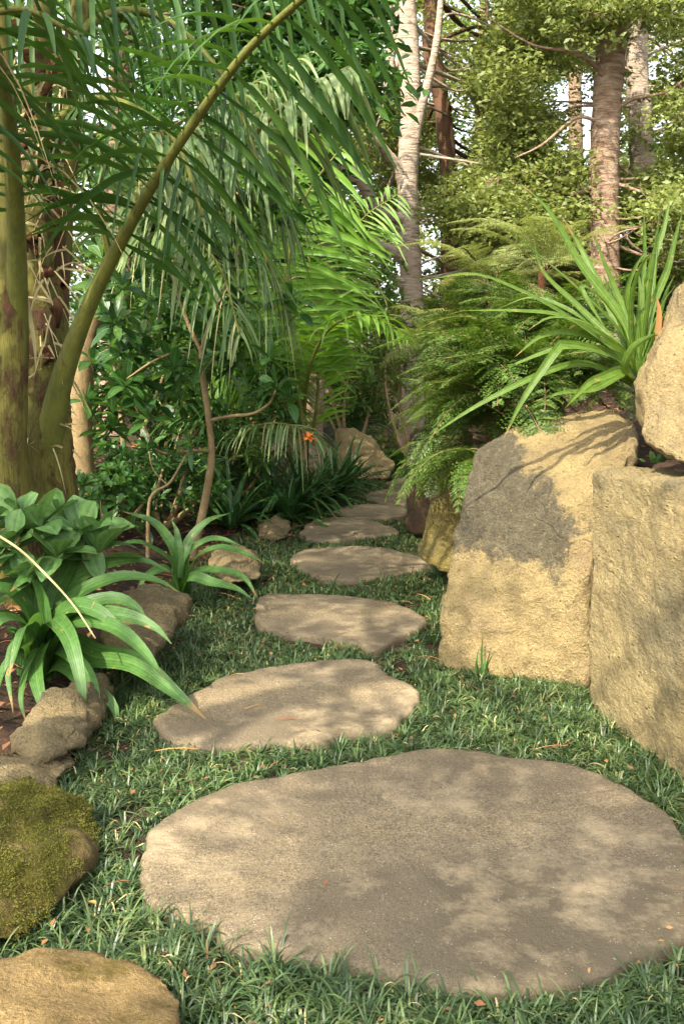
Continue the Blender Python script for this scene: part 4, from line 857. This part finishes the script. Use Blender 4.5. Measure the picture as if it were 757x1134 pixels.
def fern(base, n, label, meshes=FM, sc=1.0, tilt=(-5, 45), az=(0, 360), lean=0, group='feathery ferns on the bank', stalk=None):
    base = np.asarray(base, float)
    t = thing('fern', label, 'fern', base, group)
    if stalk is not None:
        mb = MB(); tube(mb, curve([stalk, (np.asarray(stalk) + base) / 2, base], 12), [0.035, 0.03], 10, rough=0.1); mb.build('stem', 'fibre', t, base)
    for k in range(n):
        o = bpy.data.objects.new('frond', meshes[k % len(meshes)]); col.objects.link(o); o.parent = t
        a = R(az[0] + (az[1] - az[0]) * (k + rng.uniform(-.3, .3)) / n); e = R(rng.uniform(*tilt)); s = sc * rng.uniform(0.8, 1.15)
        o.matrix_local = Matrix.Translation(Vector(rng.normal(0, 0.03, 3))) @ Matrix.Rotation(a, 4, 'Z') @ Matrix.Rotation(e, 4, 'X') @ Matrix.Rotation(R(rng.uniform(-20, 20)), 4, 'Y') @ Matrix.Scale(s, 4)
    return t
fern(at(552, 440, 5.35), 24, 'fern cascading over the left shoulder of the tall yellow boulder', az=(20, 320), sc=0.66)
fern(at(525, 462, 6.3), 22, 'fern hanging over the low mossy boulder', sc=0.62)
fern(at(530, 425, 7.3), 20, 'fern drooping towards the dark upright rock', sc=0.68)
fern(at(585, 420, 5.6), 16, 'fern behind the tall yellow boulder under the spiky blades')
fern(at(570, 380, 6.2), 20, 'upper middle fern of the bank, behind the cascading fern', sc=0.8)
fern(at(525, 375, 7.4), 20, 'fern on the bank left of the spiky blades', sc=0.75)
fern(at(620, 390, 6.4), 18, 'fern directly behind the base of the spiky plant')
fern(at(540, 505, 5.25), 14, 'lowest fern, lying against the left side of the tall yellow boulder', sc=0.7, az=(30, 330), tilt=(-35, 15))
fern(at(512, 500, 6.15), 14, 'small fern lying on top of the low mossy boulder', sc=0.6, tilt=(-35, 10))
fern(at(660, 420, 5.4), 12, 'small dark fern beneath the spiky plant', sc=0.7)
fern(at(535, 465, 5.9), 20, 'fern in the gap between the low mossy boulder and the tall yellow one', sc=0.6, tilt=(-20, 35))
fern(at(560, 450, 5.3), 14, 'fern pressed against the back of the tall yellow boulder', sc=0.8, tilt=(-10, 40))
fern(at(545, 400, 6.6), 22, 'dense fern in the middle of the bank', sc=0.72)
fern(at(590, 432, 5.25), 18, 'fern filling the gap behind the middle of the tall yellow boulder', sc=0.55, tilt=(-15, 40))
fern(at(635, 425, 5.3), 18, 'fern spilling towards the top edge of the tall yellow boulder below the long blades', sc=0.55, tilt=(-15, 40))
fern(at(675, 425, 5.1), 14, 'fern tucked under the arching blades beside the perched rock', sc=0.5, tilt=(-15, 40))
fern(at(620, 370, 6.0), 20, 'fern on the upper bank between the long blades', sc=0.75)
fern(at(500, 400, 7.9), 18, 'fern at the outer edge of the bank above the dark upright rock', sc=0.6)
fern(at(505, 450, 6.7), 18, 'fern on the bank edge between the dark rock and the low mossy boulder', sc=0.55, tilt=(-20, 35))
def gb(p): return np.array([p[0], p[1], terrain(p[0], p[1])])
for (px, py, Y, n, lab) in [(480, 385, 10.6, 14, 'pale tree fern in front of the foot of the pale ringed trunk'), (545, 320, 8.5, 12, 'pale tree fern left of the pointed blade tips'), (600, 300, 8.0, 14, 'pale tree fern above the middle of the bank')]:
    b = at(px, py, Y); fern(b, n, lab, FL, 0.72, (-5, 40), group='pale tree ferns on the bank', stalk=gb(b))

# ------------------------------------------------------------------ trees
def tree(name, label, trunk_pts, r, bark, limbs, clumps, mat, nl, L, W, group=None, cr=0.55, base=None, twig=0.5, rough=0.04, kind='kite', up=0.35, sides=14):
    T = curve(trunk_pts, 46)
    base = np.array([T[0][0], T[0][1], float(terrain(T[0][0], T[0][1]))]); t = thing(name, label, 'tree', base, group)
    mb = MB(); tube(mb, T, r, sides, rough=rough); mb.build('trunk', bark, t, base)
    bones = [T[10:]]
    for pts, rr in limbs:
        C = curve(pts, 26); bones.append(C); mb = MB(); tube(mb, C, rr, 8, rough=0.06); mb.build('branch', bark, t, base)
    B = np.vstack(bones)
    clumps = np.asarray(clumps, float)
    tw = None
    lm = MB()
    for c in clumps:
        if rng.uniform() < twig:
            q = B[np.argmin(np.linalg.norm((B - c) * [1, 1, 1.3], axis=1) + rng.uniform(0, 0.8, len(B)))]
            Ld = np.linalg.norm(c - q)
            mid = (q + c) / 2 + rng.normal(0, 0.1, 3) * Ld + [0, 0, -0.06 * Ld]
            q = q - unit(c - q) * 0.02
            tw = MB(); tube(tw, curve([q, mid, c], 12), [0.008 + 0.009 * Ld, 0.004], 5, cap=False)
            for _ in range(3):
                e = c + rdir(1)[0] * cr * rng.uniform(0.5, 1.0)
                tube(tw, curve([c, (c + e) / 2 + rng.normal(0, 0.05, 3), e], 7), [0.006, 0.002], 4, cap=False)
            tw.build('twig', bark, t, base)
        n = int(nl * rng.uniform(0.6, 1.4))
        ns = max(4, n // 14)                       # sprays inside the clump
        sc = c + rdir(ns) * (rng.uniform(0, 1, ns) ** 0.45)[:, None] * np.array([cr, cr, cr * 0.62]) * rng.uniform(0.75, 1.25)
        p = np.repeat(sc, 14, 0)[:n]
        p = p + rng.normal(0, L * 0.9, p.shape) * [1, 1, 0.6]
        d = rdir(len(p), -0.8, 0.6)
        nrm = unit(rdir(len(p)) + [0, 0, up * 2])
        ll = L * rng.uniform(0.6, 1.25, len(p))
        if kind == 'kite': kites(lm, p, d, nrm, ll, ll * W / L)
        else: strips(lm, p, d, np.cross(d, nrm), ll, ll * W / L, rng.uniform(0, 0.4, len(p)), 3, 'obov', 0.25)
    lm.build('crown', mat, t, base)
    return t
TRUNKS = [(450, 42, -20, 330, 14.3), (670, 46, 60, 270, 13.4), (706, 30, 50, 150, 17.3), (492, 32, 60, 190, 16.8)]   # no foliage clump right in front of these
GAPS = [(520, 15, 40), (515, 135, 26), (645, 135, 40), (725, 80, 34), (690, 270, 22), (480, 290, 40), (430, 50, 28), (600, 90, 22)]      # openings where the sky shows
def boxc(n, px, py, Y):
    out = []
    while len(out) < n:
        x, y, d = rng.uniform(*px), rng.uniform(*py), rng.uniform(*Y)
        if any(abs(x - tx) < w and y0 - 30 < y < y1 + 30 and d < ty for tx, w, y0, y1, ty in TRUNKS): continue
        if any((x - gx) ** 2 + (y - gy) ** 2 < (r * 1.35) ** 2 for gx, gy, r in GAPS): continue
        out.append(at(x, y, d))
    return out
TG = 'trees behind the garden'
# pale ringed trunk
tp = [gb(at(456, 400, 14)), at(456, 330, 14), at(452, 260, 14), at(451, 190, 14), at(455, 120, 14), at(452, 60, 14), at(447, 0, 14), at(446, -120, 14)]
limbs = [([at(448, 210, 14), at(440, 185, 13.9), at(430, 172, 13.8), at(415, 150, 13.6), at(405, 110, 13.5)], [0.09, 0.06, 0.04]),
         ([at(456, 170, 14), at(464, 130, 13.9), at(474, 90, 13.8), at(484, 40, 13.7), at(490, -30, 13.6)], [0.075, 0.055, 0.035]),
         ([at(451, 245, 14), at(430, 238, 13.8), at(412, 225, 13.6), at(400, 200, 13.4), at(375, 185, 13.3), at(345, 165, 13.1)], [0.08, 0.08, 0.1, 0.07]),
         ([at(452, 290, 14), at(435, 277, 13.9), at(420, 272, 13.8), at(400, 255, 13.7)], [0.11, 0.07, 0.03]),
         ([at(453, 320, 14), at(440, 310, 13.9), at(425, 300, 13.8)], [0.09, 0.06, 0.03]),
         ([at(452, 70, 14), at(435, 40, 14.1), at(420, 20, 14.1), at(400, 10, 14.2), at(370, -20, 14.3)], [0.06, 0.04, 0.02]),
         ([at(430, 100, 14.2), at(432, 50, 14.2), at(428, -40, 14.2)], [0.08, 0.06, 0.05])]
cl = boxc(26, (470, 620), (-120, 90), (13.5, 17)) + boxc(12, (330, 420), (-100, 60), (14.3, 17)) + boxc(14, (470, 600), (40, 200), (14.5, 18)) + boxc(26, (375, 470), (100, 320), (15, 18)) + boxc(14, (470, 620), (200, 320), (13.5, 17))
tree('broadleaf_tree', 'tree with pale ringed trunk and forked limbs rising behind the path', tp, [0.19, 0.165, 0.15, 0.14, 0.15, 0.12], 'bark_pale', limbs, cl, 'light', 560, 0.1, 0.045, TG, 0.55)
tp = [gb(at(668, 400, 13)), at(668, 260, 13), at(668, 200, 13), at(670, 140, 13), at(675, 70, 13.1), at(680, 0, 13.2), at(685, -150, 13.4)]
limbs = [([at(670, 140, 13), at(640, 130, 12.8), at(600, 160, 12.5), at(570, 175, 12.3)], [0.026, 0.018, 0.008]),
         ([at(668, 200, 13), at(630, 215, 12.9), at(590, 190, 12.9), at(540, 200, 12.9)], [0.035, 0.02, 0.008]),
         ([at(675, 90, 13), at(640, 60, 12.8), at(590, 50, 12.7), at(540, 20, 12.6)], [0.03, 0.02, 0.008]),
         ([at(672, 130, 13), at(700, 110, 12.9), at(740, 100, 12.8), at(790, 60, 12.7)], [0.028, 0.018, 0.008])]
cl = boxc(64, (480, 830), (-190, 130), (11.5, 15.5)) + boxc(36, (690, 850), (60, 280), (11.5, 14)) + boxc(34, (480, 650), (130, 290), (12.5, 15)) + boxc(8, (640, 720), (-60, 20), (12, 12.8))
tree('broadleaf_tree', 'tree with thick brown ringed trunk above the spiky plant', tp, [0.24, 0.205, 0.18, 0.17, 0.15], 'bark_brown', limbs, cl, 'light', 600, 0.09, 0.042, TG, 0.5)
tp = [gb(at(712, 330, 17)), at(711, 200, 17), at(708, 130, 17), at(704, 70, 17), at(700, -100, 17.2)]
cl = boxc(80, (560, 860), (-160, 290), (15.5, 19))
tree('broadleaf_tree', 'slimmer tan trunk just right of the thick brown trunk', tp, [0.24, 0.2, 0.16], 'bark_pale', [], cl, 'light', 560, 0.1, 0.045, TG, 0.6)
tp = [gb(at(500, 330, 16.5)), at(497, 220, 16.5), at(495, 170, 16.5), at(488, 110, 16.5), at(480, 60, 16.6), at(470, -80, 16.8)]
limbs = [([at(490, 120, 16.5), at(475, 80, 16.4), at(470, 40, 16.4)], [0.08, 0.05])]
cl = boxc(80, (430, 640), (-150, 310), (16, 20))
tree('broadleaf_tree', 'tree with thin reddish trunk right of the pale ringed trunk', tp, [0.16, 0.14, 0.11], 'bark_red', limbs, cl, 'light', 560, 0.1, 0.045, TG, 0.6)
# glossy dark tree upper middle
tp = [gb(at(345, 480, 11.6)), at(350, 380, 11.6), at(362, 250, 11.5), at(375, 120, 11.4), at(380, 0, 11.3), at(385, -150, 11.3)]
cl = boxc(34, (325, 398), (-30, 120), (10.2, 12.2)) + boxc(14, (320, 350), (120, 300), (10.5, 12.2)) + boxc(30, (200, 330), (-100, 140), (10.5, 12.5))
tree('broadleaf_tree', 'dark glossy leaved tree left of the pale ringed trunk', tp, [0.12, 0.1, 0.06], 'bark_brown', [], cl, 'dark_glossy', 150, 0.17, 0.065, TG, 0.42, kind='strip')
# left rear
tp = [gb(at(120, 480, 13)), at(125, 300, 13), at(135, 100, 13), at(140, -150, 13)]
cl = boxc(70, (-60, 330), (-140, 330), (11.8, 15))
tree('broadleaf_tree', 'dark leafy tree behind the palms at the upper left', tp, [0.2, 0.16, 0.12], 'bark_brown', [], cl, 'mid', 300, 0.14, 0.06, TG, 0.6, kind='strip')
# far screen of bushes and trees
k = 0
far = [(-150, 380, 18, 'mid'), (40, 400, 17, 'dark_glossy'), (180, 390, 18, 'mid'), (300, 390, 17.5, 'mid'), (405, 400, 17, 'light'), (480, 340, 19, 'light'), (560, 330, 18, 'mid'), (640, 320, 17, 'light'), (740, 310, 16, 'mid'), (860, 320, 16, 'light')]
labs = ['far bush hidden deep behind the left palms', 'dark far bush behind the thick palm trunk', 'far bush behind the slender shrub', 'far bush behind the bright palm', 'pale far bush at the end of the path', 'pale far bush between the pale and the reddish trunk', 'far bush behind the pointed blade tips', 'pale far bush left of the thick brown trunk', 'far bush at the right behind the perched rock', 'pale far bush beyond the right edge']
for (px, py, Y, m), lab in zip(far, labs):
    c = at(px, py, Y); b = gb(c)
    cl = [c + rng.normal(0, 1, 3) * [0.9, 0.5, 0.8] for _ in range(26)]
    t = tree('far_bush', lab, [b, (b + c) / 2, c + [0, 0, 0.4]], [0.06, 0.03], 'stem', [], cl, m, 330, 0.12, 0.055, 'bushes behind the garden', 0.5, twig=0.3, sides=8)
    t['category'] = 'bush'
ftl = ['tall far tree behind the left palms', 'tall far tree behind the glossy dark tree', 'tall far tree seen between the pale and reddish trunks', 'tall far tree left of the thick brown trunk', 'tall far tree at the upper right corner', 'tall far tree closing the upper left corner']
for (px, Y, m), lab in zip([(150, 22, 'mid'), (370, 23, 'mid'), (530, 25, 'mid'), (630, 23, 'light'), (770, 22, 'light'), (20, 20, 'mid')], ftl):
    b = gb(at(px, 420, Y)); tp = [b, b + [0.1, 0, 3], b + [-.1, 0, 7], b + [0, 0, 11]]
    cl = [b + [rng.normal(0, 1.7), rng.normal(0, 1.0), rng.uniform(0.8, 9.0)] for _ in range(20)]
    tree('broadleaf_tree', lab, tp, [0.22, 0.16, 0.08], 'bark_brown', [], cl, m, 420, 0.16, 0.075, TG, 0.75)

# trees standing just outside the picture whose crowns overhang and dapple the path
SUN_EL, SUN_AZ = R(46), R(212)          # azimuth clockwise from +Y: behind the camera, to the left
sv = np.array([math.sin(SUN_AZ) * math.cos(SUN_EL), math.cos(SUN_AZ) * math.cos(SUN_EL), math.sin(SUN_EL)])
def canopy(n, xr, yr, zr, holes):
    out = []
    while len(out) < n:
        gx, gy = rng.uniform(*xr), rng.uniform(*yr)
        if any(((gx - hx) / rx) ** 2 + ((gy - hy) / ry) ** 2 < 1 for hx, hy, rx, ry in holes): continue
        z = rng.uniform(*zr); out.append(np.array([gx, gy, 0]) + sv * (z / sv[2]))
    return out
def hole(p, rx, ry):
    p = np.asarray(p); q = p[:2] - sv[:2] * (p[2] / sv[2]); return (q[0], q[1], rx, ry)
holes = [hole(gr(285, 930), 0.6, 0.5), hole(gr(300, 850), 0.6, 0.35), hole(gr(380, 780), 0.5, 0.3), hole(gr(570, 1110), 0.55, 0.3), hole(gr(360, 690), 0.4, 0.3), hole(at(600, 560, 4.5), 0.55, 0.5), hole(at(680, 600, 3.9), 0.5, 0.5),
         hole(at(735, 400, 3.8), 0.5, 0.5), hole(at(110, 680, 4.2), 0.6, 0.5), hole(at(400, 495, 12.4), 0.7, 0.7), hole(at(60, 960, 2.7), 0.4, 0.4), hole(at(560, 400, 5.6), 0.7, 0.6)]
cl = canopy(50, (-2.2, 3.2), (0.5, 7.5), (5.2, 7.0), holes)
for px, py in [(600, 900), (650, 1000), (520, 880), (480, 1010), (700, 960), (560, 960), (600, 1030), (420, 870), (640, 870), (390, 1000)]:
    q = gr(px, py); z = rng.uniform(5.2, 6.8); cl.append(np.array([q[0], q[1], 0]) + sv * (z / sv[2]))
b = gb((-4.6, -1.0, 0)); tree('broadleaf_tree', 'overhanging tree left of the camera that dapples the path with shade', [b, b + [0.2, 0.1, 2], b + [0.8, 0.2, 4], b + [1.8, 0.3, 6]], [0.2, 0.15, 0.09], 'bark_brown', [], cl, 'mid', 230, 0.12, 0.055, TG, 0.42)

# ------------------------------------------------------------------ light
w = bpy.data.worlds.new('World'); scene.world = w; w.use_nodes = True
nt = w.node_tree; bg = nt.nodes['Background']; bg.inputs['Strength'].default_value = 0.15
sk = nt.nodes.new('ShaderNodeTexSky'); sk.sky_type = 'NISHITA'; sk.sun_disc = False
sk.sun_elevation = SUN_EL; sk.sun_rotation = SUN_AZ; sk.dust_density = 4.0; sk.air_density = 1.0; sk.ozone_density = 0.6
hs = nt.nodes.new('ShaderNodeHueSaturation'); hs.inputs['Saturation'].default_value = 0.35; hs.inputs['Value'].default_value = 1.25
nt.links.new(sk.outputs[0], hs.inputs['Color']); nt.links.new(hs.outputs[0], bg.inputs['Color'])
sun = bpy.data.objects.new('sun', bpy.data.lights.new('sun', 'SUN')); col.objects.link(sun)
sun.data.energy = 3.6; sun.data.angle = R(0.55); sun.data.color = (1.0, 0.9, 0.74)
sun.rotation_euler = Vector(-sv).to_track_quat('-Z', 'Y').to_euler(); sun.location = (-5, -5, 12)
vs = scene.view_settings; vs.view_transform = 'Standard'; vs.look = 'None'; vs.exposure = 1.58; vs.gamma = 1.0; vs.use_curve_mapping = False
scene.render.engine = 'CYCLES'
cy = scene.cycles; cy.max_bounces = 8; cy.diffuse_bounces = 4; cy.glossy_bounces = 2; cy.transmission_bounces = 4; cy.transparent_max_bounces = 4
cy.use_denoising = True; cy.sample_clamp_indirect = 6.0
